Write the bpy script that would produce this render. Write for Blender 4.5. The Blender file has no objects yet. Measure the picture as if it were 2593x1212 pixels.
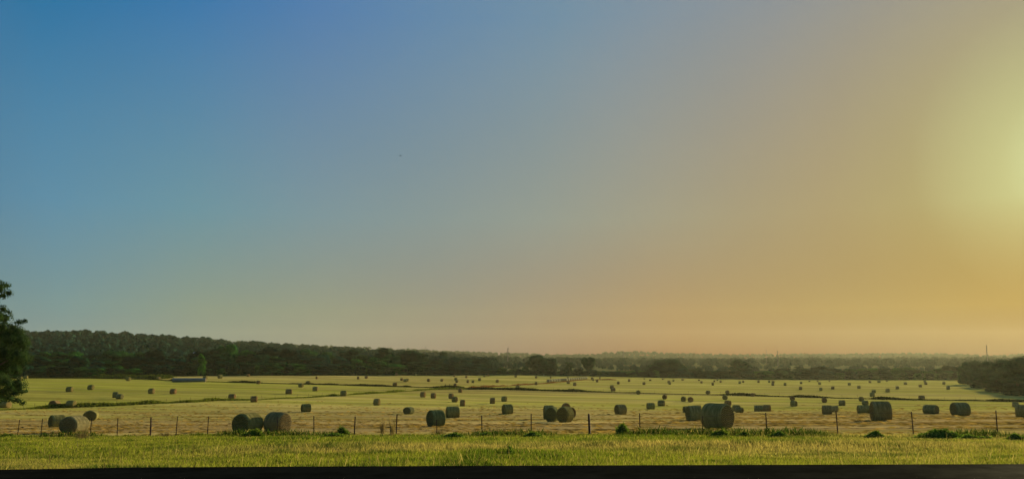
import bpy, math, random
import numpy as np

# ------------------------------------------------------------------ camera, sky, sun, exposure
SC = bpy.context.scene
COL = SC.collection
F = 2035.0; W0, H0 = 2593.0, 1212.0; CX, CY = W0/2, H0/2
HOR = 915.0
CAMZ = 2.4
PITCH = math.atan((HOR-CY)/F)
SP, CP = math.sin(PITCH), math.cos(PITCH)
cam_d = bpy.data.cameras.new('camera'); cam = bpy.data.objects.new('camera', cam_d); COL.objects.link(cam)
cam.location = (0, 0, CAMZ); cam.rotation_euler = (math.pi/2+PITCH, 0, 0)
cam_d.sensor_width = 36.0; cam_d.lens = F/W0*36.0; cam_d.clip_start = 0.05; cam_d.clip_end = 30000
SC.camera = cam
SC.render.resolution_x = 1024; SC.render.resolution_y = 478

def ray(u, v):
    a = (u-CX)/F; b = (CY-v)/F
    return np.array([a, CP-b*SP, SP+b*CP])

sd = ray(2790, 385); sd = sd/np.linalg.norm(sd)
SUN_EL = math.asin(sd[2]); SUN_AZ = math.atan2(sd[0], sd[1])
sun_d = bpy.data.lights.new('sun', 'SUN'); sun = bpy.data.objects.new('sun', sun_d); COL.objects.link(sun)
sun_d.energy = 5.0; sun_d.angle = math.radians(0.6); sun_d.color = (1.0, 0.80, 0.50)
from mathutils import Vector, Matrix
sun.rotation_euler = Vector((-sd[0], -sd[1], -sd[2])).to_track_quat('-Z', 'Y').to_euler()

def lin(c):
    return tuple((x/255/12.92 if x/255 <= 0.04045 else ((x/255+0.055)/1.055)**2.4) for x in c)

wd = bpy.data.worlds.new('World'); SC.world = wd; wd.use_nodes = True
wn, wl = wd.node_tree.nodes, wd.node_tree.links
wn.clear()
def N(nt, t, **kw):
    n = nt.new(t)
    for k, v in kw.items():
        if k == 'ins':
            for i, x in v.items(): n.inputs[i].default_value = x
        else: setattr(n, k, v)
    return n
def ramp(nt, stops, interp='LINEAR'):
    r = nt.new('ShaderNodeValToRGB'); cr = r.color_ramp; cr.interpolation = interp
    while len(cr.elements) > 1: cr.elements.remove(cr.elements[-1])
    cr.elements[0].position = stops[0][0]; cr.elements[0].color = (*stops[0][1], 1)
    for p, c in stops[1:]:
        e = cr.elements.new(p); e.color = (*c, 1)
    return r
tc = N(wn, 'ShaderNodeTexCoord')
nrm = N(wn, 'ShaderNodeVectorMath', operation='NORMALIZE'); wl.new(tc.outputs['Generated'], nrm.inputs[0])
dot = N(wn, 'ShaderNodeVectorMath', operation='DOT_PRODUCT'); wl.new(nrm.outputs[0], dot.inputs[0]); dot.inputs[1].default_value = tuple(sd)
acs = N(wn, 'ShaderNodeMath', operation='ARCCOSINE'); wl.new(dot.outputs['Value'], acs.inputs[0])
psi = N(wn, 'ShaderNodeMath', operation='DIVIDE'); wl.new(acs.outputs[0], psi.inputs[0]); psi.inputs[1].default_value = math.pi
# radiance by angle from the sun (degrees) at four heights above the horizon, fitted to a clear hazy evening
#SKY_BEGIN
SKY_PSI = [0, 5, 10, 15, 20, 27, 34, 42, 50, 58, 66, 80, 180]
SKY_LO = [(0.173, 0.074, 0.055), (0.120, 0.024, 0.024), (0.080, 0.004, 0.004), (0.069, 0.004, 0.004), (0.079, 0.004, 0.004), (0.097, 0.013, 0.004), (0.102, 0.034, 0.028), (0.115, 0.072, 0.064), (0.132, 0.117, 0.096), (0.124, 0.132, 0.117), (0.105, 0.134, 0.134), (0.068, 0.114, 0.142), (0.049, 0.090, 0.128)]
SKY_LOW = [(0.312, 0.192, 0.041), (0.260, 0.154, 0.029), (0.217, 0.130, 0.028), (0.198, 0.125, 0.038), (0.194, 0.122, 0.045), (0.192, 0.120, 0.056), (0.169, 0.124, 0.079), (0.148, 0.135, 0.100), (0.142, 0.152, 0.111), (0.127, 0.159, 0.123), (0.095, 0.157, 0.160), (0.067, 0.115, 0.144), (0.049, 0.090, 0.128)]
SKY_MID = [(0.440, 0.487, 0.242), (0.300, 0.290, 0.126), (0.221, 0.181, 0.078), (0.206, 0.162, 0.083), (0.192, 0.160, 0.097), (0.172, 0.164, 0.121), (0.145, 0.163, 0.142), (0.121, 0.158, 0.158), (0.100, 0.154, 0.173), (0.075, 0.156, 0.190), (0.057, 0.144, 0.210), (0.034, 0.084, 0.145), (0.049, 0.090, 0.128)]
SKY_HI = [(0.300, 0.319, 0.153), (0.237, 0.235, 0.129), (0.195, 0.177, 0.124), (0.162, 0.158, 0.139), (0.139, 0.151, 0.158), (0.114, 0.148, 0.179), (0.085, 0.142, 0.195), (0.064, 0.128, 0.208), (0.045, 0.111, 0.221), (0.020, 0.097, 0.218), (0.005, 0.084, 0.193), (0.033, 0.082, 0.141), (0.049, 0.090, 0.128)]
#SKY_END
rmp = []
for tabl in (SKY_LO, SKY_LOW, SKY_MID, SKY_HI):
    rr_ = ramp(wn, [(p/180.0, c) for p, c in zip(SKY_PSI, tabl)], 'B_SPLINE' if False else 'LINEAR'); wl.new(psi.outputs[0], rr_.inputs[0]); rmp.append(rr_)
sep = N(wn, 'ShaderNodeSeparateXYZ'); wl.new(nrm.outputs[0], sep.inputs[0])
asn = N(wn, 'ShaderNodeMath', operation='ARCSINE'); wl.new(sep.outputs[2], asn.inputs[0])
def emix(a0, a1, x, y):
    e_ = N(wn, 'ShaderNodeMapRange', interpolation_type='LINEAR'); wl.new(asn.outputs[0], e_.inputs[0])
    e_.inputs[1].default_value = math.radians(a0); e_.inputs[2].default_value = math.radians(a1)
    m_ = N(wn, 'ShaderNodeMix', data_type='RGBA'); wl.new(e_.outputs[0], m_.inputs[0]); wl.new(x, m_.inputs[6]); wl.new(y, m_.inputs[7]); return m_
mx = emix(10, 24, emix(3.5, 10, emix(0, 3.5, rmp[0].outputs[0], rmp[1].outputs[0]).outputs[2], rmp[2].outputs[0]).outputs[2], rmp[3].outputs[0])
# faint uneven veil of thin high cloud
wnz = N(wn, 'ShaderNodeTexNoise', ins={2: 1.6, 3: 3.0, 4: 0.5}); wl.new(nrm.outputs[0], wnz.inputs[0])
wmr = N(wn, 'ShaderNodeMapRange', ins={1: .3, 2: .7, 3: .965, 4: 1.035}); wl.new(wnz.outputs[0], wmr.inputs[0])
wsc = N(wn, 'ShaderNodeVectorMath', operation='SCALE'); wl.new(mx.outputs[2], wsc.inputs[0]); wl.new(wmr.outputs[0], wsc.inputs['Scale'])
bg = N(wn, 'ShaderNodeBackground', ins={1: 1.0}); wl.new(wsc.outputs[0], bg.inputs[0])
wo = N(wn, 'ShaderNodeOutputWorld'); wl.new(bg.outputs[0], wo.inputs[0])
SC.view_settings.view_transform = 'Standard'; SC.view_settings.look = 'None'; SC.view_settings.gamma = 1.0
SC.view_settings.exposure = 0.85
SC.cycles.use_denoising = True
try: SC.cycles.denoiser = 'OPENIMAGEDENOISE'
except Exception: pass
SC.cycles.max_bounces = 6; SC.cycles.transparent_max_bounces = 12; SC.cycles.volume_bounces = 1
SC.cycles.transmission_bounces = 3; SC.cycles.diffuse_bounces = 3

rng = np.random.default_rng(7); R = random.Random(5)

# ------------------------------------------------------------------ helpers
def mesh_np(name, V, Fq, mats, mat_idx=None, col=None, smooth=False):
    me = bpy.data.meshes.new(name)
    V = np.asarray(V, dtype=np.float32); Fq = np.asarray(Fq, dtype=np.int32)
    n, k = Fq.shape
    me.vertices.add(len(V)); me.vertices.foreach_set('co', V.ravel())
    me.loops.add(n*k); me.loops.foreach_set('vertex_index', Fq.ravel())
    me.polygons.add(n); me.polygons.foreach_set('loop_start', np.arange(0, n*k, k, dtype=np.int32))
    me.polygons.foreach_set('loop_total', np.full(n, k, dtype=np.int32))
    for m in mats: me.materials.append(m)
    if mat_idx is not None: me.polygons.foreach_set('material_index', np.asarray(mat_idx, dtype=np.int32))
    me.polygons.foreach_set('use_smooth', np.full(n, smooth, dtype=bool))
    if col is not None:
        for cname, arr in col.items():
            arr = np.asarray(arr, dtype=np.float32)
            if arr.ndim == 1:
                at = me.attributes.new(cname, 'FLOAT', 'POINT'); at.data.foreach_set('value', arr)
            else:
                at = me.attributes.new(cname, 'FLOAT_COLOR', 'POINT')
                a4 = np.ones((len(arr), 4), dtype=np.float32); a4[:, :3] = arr; at.data.foreach_set('color', a4.ravel())
    me.update(calc_edges=True); me.validate()
    return me
def link(name, me, parent=None, loc=(0, 0, 0), rz=0, sc=(1, 1, 1)):
    o = bpy.data.objects.new(name, me); COL.objects.link(o)
    o.location = loc; o.rotation_euler = (0, 0, rz); o.scale = sc
    if parent is not None: o.parent = parent
    return o
def tag(o, label=None, cat=None, group=None, kind=None):
    if label: o['label'] = label
    if cat: o['category'] = cat
    if group: o['group'] = group
    if kind: o['kind'] = kind
    return o
def empty(name, loc, rz=0, sc=(1, 1, 1)):
    o = bpy.data.objects.new(name, None); COL.objects.link(o); o.location = loc; o.rotation_euler = (0, 0, rz); o.scale = sc
    o.empty_display_size = 0.3
    return o

class MB:
    """collects boxes, tubes into one mesh"""
    def __init__(s): s.V = []; s.F = []
    def box(s, c, d, rz=0):
        b = len(s.V); cx, cy, cz = c; dx, dy, dz = [x/2 for x in d]; cr, sr = math.cos(rz), math.sin(rz)
        for z in (-dz, dz):
            for x, y in ((-dx, -dy), (dx, -dy), (dx, dy), (-dx, dy)):
                s.V.append((cx+x*cr-y*sr, cy+x*sr+y*cr, cz+z))
        for f in ((0, 3, 2, 1), (4, 5, 6, 7), (0, 1, 5, 4), (1, 2, 6, 5), (2, 3, 7, 6), (3, 0, 4, 7)): s.F.append(tuple(b+i for i in f))
    def tube(s, pts, rad, n=6):
        if not hasattr(rad, '__len__'): rad = [rad]*len(pts)
        P = [Vector(p) for p in pts]; b = len(s.V)
        for i, p in enumerate(P):
            t = (P[min(i+1, len(P)-1)]-P[max(i-1, 0)]).normalized()
            up = Vector((0, 0, 1)) if abs(t.z) < .9 else Vector((1, 0, 0))
            x = t.cross(up).normalized(); y = t.cross(x)
            for k in range(n):
                a = 2*math.pi*k/n; q = p+(x*math.cos(a)+y*math.sin(a))*rad[i]; s.V.append(tuple(q))
        for i in range(len(P)-1):
            for k in range(n):
                s.F.append((b+i*n+k, b+i*n+(k+1) % n, b+(i+1)*n+(k+1) % n, b+(i+1)*n+k))
        for i in (0, len(P)-1):      # end caps as a fan of quads
            c = len(s.V); s.V.append(tuple(P[i]))
            for k in range(0, n, 2): s.F.append((b+i*n+k, b+i*n+(k+1) % n, b+i*n+(k+2) % n, c))
    def build(s, name, mat, parent=None, smooth=False, loc=(0, 0, 0)):
        return link(name, mesh_np(name, s.V, s.F, [mat], smooth=smooth), parent, loc)

def vnoise(P, scale, seed=0):
    """cheap smooth value noise, P (n,3) or (n,2)"""
    P = np.asarray(P, dtype=np.float64)*scale
    if P.shape[1] == 2: P = np.c_[P, np.zeros(len(P))]
    i = np.floor(P).astype(np.int64); f = P-i; f = f*f*(3-2*f)
    def h(a, b, c):
        x = (a*374761393+b*668265263+c*2147483647+seed*974634777) & 0xffffffff
        x = ((x ^ (x >> 13))*1274126177) & 0xffffffff
        return ((x ^ (x >> 16)) & 0xffffff)/float(0xffffff)
    r = 0
    for dx in (0, 1):
        for dy in (0, 1):
            for dz in (0, 1):
                wgt = (f[:, 0] if dx else 1-f[:, 0])*(f[:, 1] if dy else 1-f[:, 1])*(f[:, 2] if dz else 1-f[:, 2])
                r = r+wgt*h(i[:, 0]+dx, i[:, 1]+dy, i[:, 2]+dz)
    return r
def fbm(P, scale, seed=0, oct=4):
    r = 0; a = .5
    for k in range(oct): r = r+a*vnoise(P, scale*2**k, seed+k*17); a *= .5
    return r/(1-.5**oct)

# ------------------------------------------------------------------ terrain
def v2drop(Y, v): return -Y*math.tan(PITCH+math.atan((CY-v)/F))
NEAR = [(0.0, 2.35), (8.0, 2.38), (19.0, 2.5)]
PROF = {   # tangent of azimuth: (distance, picture row of the ground there)
 -.62: [(62, 1107), (81, 1095), (107, 1081), (129, 1064), (190, 1032), (262, 991), (355, 963), (430, 956)],
 -.30: [(54, 1103), (66, 1096), (110, 1068), (165, 1042), (230, 1011), (262, 997), (326, 980), (400, 966), (480, 952.5), (520, 949)],
 0.00: [(48.5, 1102), (82, 1078), (121, 1056), (137, 1048), (202, 1028), (225, 1021), (252, 1014), (320, 992), (400, 979), (480, 968), (560, 955), (620, 948)],
 .30: [(43.8, 1103), (52, 1090), (87, 1066), (140, 1049), (202, 1035.5), (266, 1012), (349, 996.5), (440, 976), (590, 964.5), (680, 960.5)],
 .62: [(39.7, 1106), (68, 1067), (100, 1054), (146, 1046), (210, 1027), (289, 1012), (420, 984), (610, 968), (700, 962)]}
RIDGE_A = [(-.9, 846), (-.62, 842), (-.52, 838), (-.44, 849), (-.36, 862), (-.3, 872), (-.2, 884), (-.1, 900), (0, 907), (.2, 908), (.3, 906), (.45, 906), (.62, 904), (.9, 900)]
RIDGE_B = [(-.9, 850), (-.62, 850), (-.46, 850), (-.40, 857), (-.3, 869), (-.25, 874), (-.2, 879), (-.16, 880), (-.1, 888), (-.05, 891), (0, 893), (.055, 899), (.095, 898), (.115, 890), (.17, 889), (.2, 895), (.28, 898), (.34, 896), (.4, 896), (.5, 893), (.56, 898), (.6, 901), (.64, 894), (.9, 892)]
GY = np.concatenate([np.linspace(0, 19, 20), np.geomspace(20, 9000, 340)])
_cols = []
AK = sorted(PROF)
A_GRID = np.linspace(-1.0, 1.0, 81)
EDGE_D = []
for a in AK:
    p = [(y, d) for y, d in NEAR]+[(y, v2drop(y, v)) for y, v in PROF[a]]
    _cols.append(np.interp(GY, [q[0] for q in p], [q[1] for q in p])); EDGE_D.append((PROF[a][-1][0], p[-1][1]))
_cols = np.array(_cols)
TG = np.zeros((len(A_GRID), len(GY)))
def smooth1(x, s):
    k = np.exp(-0.5*(np.arange(-3*s, 3*s+1)/s)**2); k /= k.sum(); xp = np.pad(x, 3*s, mode='edge'); return np.convolve(xp, k, mode='valid')
def ridge(tab, a): return float(np.interp(a, [t[0] for t in tab], [t[1] for t in tab]))
def ridgeY(a): return float(np.interp(a, [-.15, .02], [1300, 2100]))
def edgeY(a): return float(np.interp(a, AK, [e[0] for e in EDGE_D]))
for i, a in enumerate(A_GRID):
    ac = min(max(a, AK[0]), AK[-1])
    col = np.array([np.interp(ac, AK, _cols[:, j]) for j in range(len(GY))])
    Ye = edgeY(ac); De = float(np.interp(ac, AK, [e[1] for e in EDGE_D]))
    m = GY > Ye
    YA = ridgeY(a); dA = v2drop(YA, ridge(RIDGE_A, a)+(11 if a < -.15 else 10)); dB = v2drop(3000, ridge(RIDGE_B, a)+5)
    far = np.interp(GY, [Ye, Ye+60, YA, YA+350, 3000, 4500, 9000], [De, De, dA, max(dA, 10)+5, dB, 45, 80])
    col[m] = far[m]
    col = smooth1(col, 2)
    TG[i] = col
def tz(x, y):
    """ground height at world x, y (arrays)"""
    x = np.asarray(x, float); y = np.asarray(y, float)
    Yf = np.maximum(y, 0.0); back = y < 1.0
    a = np.clip(x/np.maximum(y, 1.0), -1.0, 1.0)
    Yq = np.where(back, 0.0, Yf)
    # beyond the wedge in front, use radial distance so the ground closes round the viewer
    Yq = np.where(np.abs(x) > np.maximum(y, 1.0), np.minimum(np.hypot(x, y), 9000)*0.72, Yq)
    ia = np.clip((a+1)/2*(len(A_GRID)-1), 0, len(A_GRID)-1.0001); i0 = ia.astype(int); fa = ia-i0
    jy = np.interp(Yq, GY, np.arange(len(GY))); j0 = np.minimum(jy.astype(int), len(GY)-2); fj = jy-j0
    d = (TG[i0, j0]*(1-fa)+TG[i0+1, j0]*fa)*(1-fj)+(TG[i0, j0+1]*(1-fa)+TG[i0+1, j0+1]*fa)*fj
    nearfade = np.clip((Yq-25)/60, 0, 1)
    n = (fbm(np.c_[x.ravel(), y.ravel()], 1/26., 3, 2).reshape(x.shape)-.5)*0.28*nearfade
    return CAMZ-d+n
def hit(u, v):
    """point of the ground seen at picture column u, row v"""
    d = ray(u, v); Ys = np.geomspace(8, 1200, 1500)
    xs = d[0]/d[1]*Ys; zs = CAMZ+d[2]/d[1]*Ys
    g = tz(xs, Ys)
    k = np.argmax(g >= zs)
    if g[k] < zs[k]: k = len(Ys)-1
    if k > 0:
        f0 = zs[k-1]-g[k-1]; f1 = zs[k]-g[k]; t = f0/(f0-f1) if f0 != f1 else 0
        Y = Ys[k-1]+(Ys[k]-Ys[k-1])*t
    else: Y = Ys[0]
    x = d[0]/d[1]*Y
    return float(x), float(Y), float(tz(np.array([x]), np.array([Y]))[0])
def proj(x, y, z):
    z = z-CAMZ; dep = y*CP+z*SP; up = -y*SP+z*CP
    return CX+F*x/dep, CY-F*up/dep, dep
def gz(x, y): return float(tz(np.array([x]), np.array([y]))[0])

L1 = [(-200, 1044), (0, 1039), (120, 1034), (200, 1031), (300, 1027), (400, 1022), (500, 1018), (560, 1014), (650, 1013), (740, 1008), (800, 1006), (870, 1001), (960, 996), (1060, 989), (1130, 986), (1200, 986)]
L1b = [(1200, 986), (1240, 986), (1320, 988), (1450, 991.5), (1600, 995), (1700, 998), (1850, 1001), (2000, 1005), (2150, 1009), (2300, 1013), (2460, 1015), (2700, 1020)]
L2 = [(-200, 957), (60, 957), (230, 957.5), (330, 959.5), (400, 961.5), (450, 964.5), (560, 966.5), (640, 969), (760, 972), (850, 974), (960, 977.5), (1060, 980), (1150, 983), (1190, 985)]
L3 = [(1190, 982), (1260, 978), (1340, 973.5), (1400, 969), (1483, 961), (1560, 961.5)]
def lv(line, u): return np.interp(u, [p[0] for p in line], [p[1] for p in line])

# ------------------------------------------------------------------ materials
def mat(name):
    m = bpy.data.materials.new(name); m.use_nodes = True; nt = m.node_tree; nt.nodes.clear()
    out = nt.nodes.new('ShaderNodeOutputMaterial'); return m, nt.nodes, nt.links, out
def noise(n, l, coord, scale, detail=4, rough=.55, mapscale=None, rot=None):
    mp = None
    if mapscale or rot:
        mp = n.new('ShaderNodeMapping'); l.new(coord, mp.inputs[0])
        if mapscale: mp.inputs['Scale'].default_value = mapscale
        if rot: mp.inputs['Rotation'].default_value = rot
        coord = mp.outputs[0]
        if rot and mapscale:      # rotate first, then stretch
            mp.vector_type = 'TEXTURE'; mp.inputs['Scale'].default_value = tuple(1/x for x in mapscale)
    t = n.new('ShaderNodeTexNoise'); l.new(coord, t.inputs['Vector']); t.inputs['Scale'].default_value = scale
    t.inputs['Detail'].default_value = detail; t.inputs['Roughness'].default_value = rough
    return t.outputs[0]
def mixc(n, l, fac, a, b, blend='MIX'):
    m = n.new('ShaderNodeMix'); m.data_type = 'RGBA'; m.blend_type = blend
    for s, x in ((0, fac), (6, a), (7, b)):
        if hasattr(x, 'is_linked'): l.new(x, m.inputs[s])
        elif s == 0: m.inputs[0].default_value = x
        else: m.inputs[s].default_value = (*x, 1)
    return m.outputs[2]
def mrange(n, l, x, a, b, c=0, d=1):
    m = n.new('ShaderNodeMapRange'); l.new(x, m.inputs[0])
    for i, v in enumerate((a, b, c, d)): m.inputs[i+1].default_value = v
    return m.outputs[0]
def bump(n, l, h, strength, dist):
    b = n.new('ShaderNodeBump'); l.new(h, b.inputs['Height']); b.inputs['Strength'].default_value = strength; b.inputs['Distance'].default_value = dist
    return b.outputs[0]

ROWROT = math.radians(-16)
def ground_mat():
    m, n, l, out = mat('ground')
    g = n.new('ShaderNodeNewGeometry').outputs['Position']
    at = {k: N(n, 'ShaderNodeAttribute', attribute_name=k).outputs['Fac'] for k in ('verge', 'wood', 'green', 'tan', 'scrub')}
    rows = noise(n, l, g, 1.0, 5, .62, (.02, .24, .24), (0, 0, ROWROT))
    fine = noise(n, l, g, 1.0, 6, .7, (.10, 1.5, 1.5), (0, 0, ROWROT))
    big = noise(n, l, g, 1.0, 4, .6, (.006, .035, .035), (0, 0, ROWROT))
    swath = noise(n, l, g, 1.0, 3, .5, (.008, .11, .11), (0, 0, ROWROT))
    strand = noise(n, l, g, 1.0, 6, .75, (.8, 5, 5), (0, 0, ROWROT))
    tanc = mixc(n, l, mrange(n, l, rows, .38, .62), (.310, .200, .070), (.560, .430, .145))
    straw = mixc(n, l, mrange(n, l, rows, .35, .65), (.390, .330, .062), (.530, .470, .105))
    grn = mixc(n, l, mrange(n, l, rows, .35, .65), (.275, .300, .026), (.420, .420, .052))
    c = mixc(n, l, at['tan'], straw, tanc)
    gf = n.new('ShaderNodeMath'); gf.operation = 'MULTIPLY_ADD'; l.new(at['green'], gf.inputs[0]); gf.inputs[1].default_value = 1.0
    l.new(mrange(n, l, big, .40, .62, -.35, .5), gf.inputs[2]); gf.use_clamp = True
    c = mixc(n, l, gf.outputs[0], c, grn)
    c = mixc(n, l, mrange(n, l, swath, .52, .66, 0, .45), c, (.50, .40, .17))
    c = mixc(n, l, mrange(n, l, fine, .32, .60, .60, 0), c, (.19, .14, .050))
    c = mixc(n, l, mrange(n, l, strand, .5, .8, 0, .45), c, (.55, .46, .25))
    tone = noise(n, l, g, 1.0, 4, .6, (.010, .075, .075), (0, 0, ROWROT))
    tn_ = n.new('ShaderNodeVectorMath'); tn_.operation = 'SCALE'; l.new(c, tn_.inputs[0]); l.new(mrange(n, l, tone, .36, .64, .66, 1.18), tn_.inputs['Scale']); c = tn_.outputs[0]
    vg = mixc(n, l, mrange(n, l, noise(n, l, g, .35, 5), .35, .65), (.050, .075, .012), (.16, .16, .05))
    c = mixc(n, l, at['verge'], c, vg)
    wc = mixc(n, l, mrange(n, l, noise(n, l, g, .04, 5), .4, .6), (.018, .030, .010), (.040, .052, .018))
    c = mixc(n, l, at['wood'], c, wc)
    c = mixc(n, l, at['scrub'], c, mixc(n, l, mrange(n, l, noise(n, l, g, .02, 5), .4, .6), (.05, .075, .025), (.12, .125, .05)))
    b = N(n, 'ShaderNodeBsdfDiffuse'); l.new(c, b.inputs[0])
    hb = n.new('ShaderNodeMath'); hb.operation = 'ADD'; l.new(rows, hb.inputs[0]); l.new(fine, hb.inputs[1])
    l.new(bump(n, l, hb.outputs[0], .55, .35), b.inputs['Normal'])
    l.new(b.outputs[0], out.inputs[0]); return m
def hay_mat(name, dark, light, end=False):
    m, n, l, out = mat(name)
    tcn = n.new('ShaderNodeTexCoord').outputs['Object']; oi = n.new('ShaderNodeObjectInfo')
    if end:
        w = n.new('ShaderNodeTexWave'); w.wave_type = 'RINGS'; w.rings_direction = 'X'; l.new(tcn, w.inputs[0])
        w.inputs['Scale'].default_value = 4.5; w.inputs['Distortion'].default_value = 5; w.inputs['Detail'].default_value = 4; w.inputs['Detail Scale'].default_value = 3
        base = w.outputs['Fac']; fib = noise(n, l, tcn, 26, 6, .75)
    else:
        base = noise(n, l, tcn, 1.0, 5, .65, (16, 1.6, 1.6)); fib = noise(n, l, tcn, 1.0, 5, .7, (60, 8, 8))
    c = mixc(n, l, mrange(n, l, base, .34, .66), dark, light)
    c = mixc(n, l, mrange(n, l, fib, .35, .7, .5, 0), c, tuple(x*.55 for x in dark))
    blot = noise(n, l, tcn, 2.6, 3, .6)
    c = mixc(n, l, mrange(n, l, blot, .45, .75, 0, .5), c, (dark[0]*.9, dark[1]*.75, dark[2]*.6))
    c = mixc(n, l, 1.0, c, oi.outputs['Color'], 'MULTIPLY')
    b = N(n, 'ShaderNodeBsdfDiffuse', ins={1: .6}); l.new(c, b.inputs[0])
    ad = n.new('ShaderNodeMath'); ad.operation = 'ADD'; l.new(base, ad.inputs[0]); l.new(fib, ad.inputs[1])
    l.new(bump(n, l, ad.outputs[0], 1.0, .09), b.inputs['Normal']); l.new(b.outputs[0], out.inputs[0]); return m
def leaf_mat(name, dark, light, trans=.35, attr=None, tcol=None, vscale=.25):
    m, n, l, out = mat(name)
    g = n.new('ShaderNodeNewGeometry'); oi = n.new('ShaderNodeObjectInfo')
    nz = noise(n, l, g.outputs['Position'], vscale, 4, .6)
    ad = n.new('ShaderNodeMath'); ad.operation = 'MULTIPLY_ADD'; l.new(g.outputs['Random Per Island'], ad.inputs[0]); ad.inputs[1].default_value = .5; l.new(nz, ad.inputs[2])
    c = mixc(n, l, mrange(n, l, ad.outputs[0], .45, 1.1), dark, light)
    if attr: c = mixc(n, l, 1.0, c, N(n, 'ShaderNodeAttribute', attribute_name=attr).outputs['Color'], 'MULTIPLY')
    c = mixc(n, l, 1.0, c, oi.outputs['Color'], 'MULTIPLY')
    d = N(n, 'ShaderNodeBsdfDiffuse'); t = N(n, 'ShaderNodeBsdfTranslucent'); l.new(c, d.inputs[0])
    tcx = mixc(n, l, 1.0, c, tcol or (1.2, 1.3, .6), 'MULTIPLY'); l.new(tcx, t.inputs[0])
    ms = n.new('ShaderNodeMixShader'); ms.inputs[0].default_value = trans; l.new(d.outputs[0], ms.inputs[1]); l.new(t.outputs[0], ms.inputs[2])
    l.new(ms.outputs[0], out.inputs[0]); return m
def plain(name, c1, c2, scale=6, rough=.8, bstr=.3, bd=.01, spec=.3, metal=0):
    m, n, l, out = mat(name)
    tcn = n.new('ShaderNodeTexCoord').outputs['Object']; nz = noise(n, l, tcn, scale, 5, .65)
    b = n.new('ShaderNodeBsdfPrincipled'); l.new(mixc(n, l, mrange(n, l, nz, .35, .65), c1, c2), b.inputs['Base Color'])
    b.inputs['Roughness'].default_value = rough; b.inputs['Specular IOR Level'].default_value = spec; b.inputs['Metallic'].default_value = metal
    l.new(bump(n, l, nz, bstr, bd), b.inputs['Normal']); l.new(b.outputs[0], out.inputs[0]); return m

M_ground = ground_mat()
M_hay = hay_mat('hay_wrap', (.22, .21, .12), (.60, .55, .34))
M_hayend = hay_mat('hay_end', (.21, .18, .10), (.50, .42, .25), end=True)
M_leaf = leaf_mat('tree_leaves', (.005, .028, .016), (.024, .090, .034), .16)
M_leafbig = leaf_mat('near_tree_leaves', (.012, .030, .010), (.046, .080, .026), .25, vscale=1.2)
M_wood = leaf_mat('woodland_leaves', (.010, .036, .026), (.026, .074, .044), .10, vscale=.02)  # bluer than the treeline leaves, distance haze is partly painted into the colour
M_grass = leaf_mat('grass_blades', (.50, .55, .45), (1.25, 1.15, 1.1), .45, attr='tint', tcol=(1.15, 1.2, .7), vscale=.5)
M_weed = leaf_mat('weed_leaves', (.022, .040, .010), (.085, .110, .030), .3, vscale=1.5)
M_dryweed = leaf_mat('dry_weed_stalks', (.12, .09, .045), (.34, .26, .13), .3, vscale=2)
M_bark = plain('bark', (.035, .028, .020), (.075, .060, .045), 5, .95, .8, .05)
M_post = plain('weathered_post', (.045, .022, .014), (.085, .045, .028), 8, .85)
M_wire = plain('fence_wire', (.10, .08, .06), (.16, .13, .10), 8, .6, metal=.5)
M_mast = plain('galvanised_steel', (.10, .10, .10), (.16, .16, .15), 1, .7)
M_wall = plain('brown_wall', (.06, .055, .045), (.09, .08, .065), 1, .8)
M_roof = plain('metal_roof', (.40, .42, .42), (.52, .54, .55), 1, .5)
M_glass = plain('dark_glass', (.02, .02, .025), (.03, .03, .035), 1, .2)
M_tube = plain('grey_green_wrap', (.10, .13, .12), (.17, .20, .18), 2, .55, .3, .03)
M_cream = plain('pale_wrap', (.27, .26, .135), (.40, .38, .20), 2, 1.0, .4, .03, 0.0)
M_bird = plain('dark_feathers', (.015, .015, .017), (.03, .03, .032), 20, .7)
def ledge_mat():
    m, n, l, out = mat('black_ledge'); tcn = n.new('ShaderNodeTexCoord').outputs['Object']
    nz = noise(n, l, tcn, 9, 6, .7)
    d = N(n, 'ShaderNodeBsdfDiffuse'); l.new(mixc(n, l, mrange(n, l, nz, .35, .7), (.0015, .0018, .0014), (.004, .0045, .0035)), d.inputs[0])
    g = N(n, 'ShaderNodeBsdfGlossy'); g.inputs['Roughness'].default_value = .62; g.inputs[0].default_value = (.9, .95, .8, 1)
    ms = n.new('ShaderNodeMixShader'); l.new(mrange(n, l, nz, .3, .7, .004, .009), ms.inputs[0]); l.new(d.outputs[0], ms.inputs[1]); l.new(g.outputs[0], ms.inputs[2])
    l.new(ms.outputs[0], out.inputs[0]); return m
M_ledge = ledge_mat()

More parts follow.
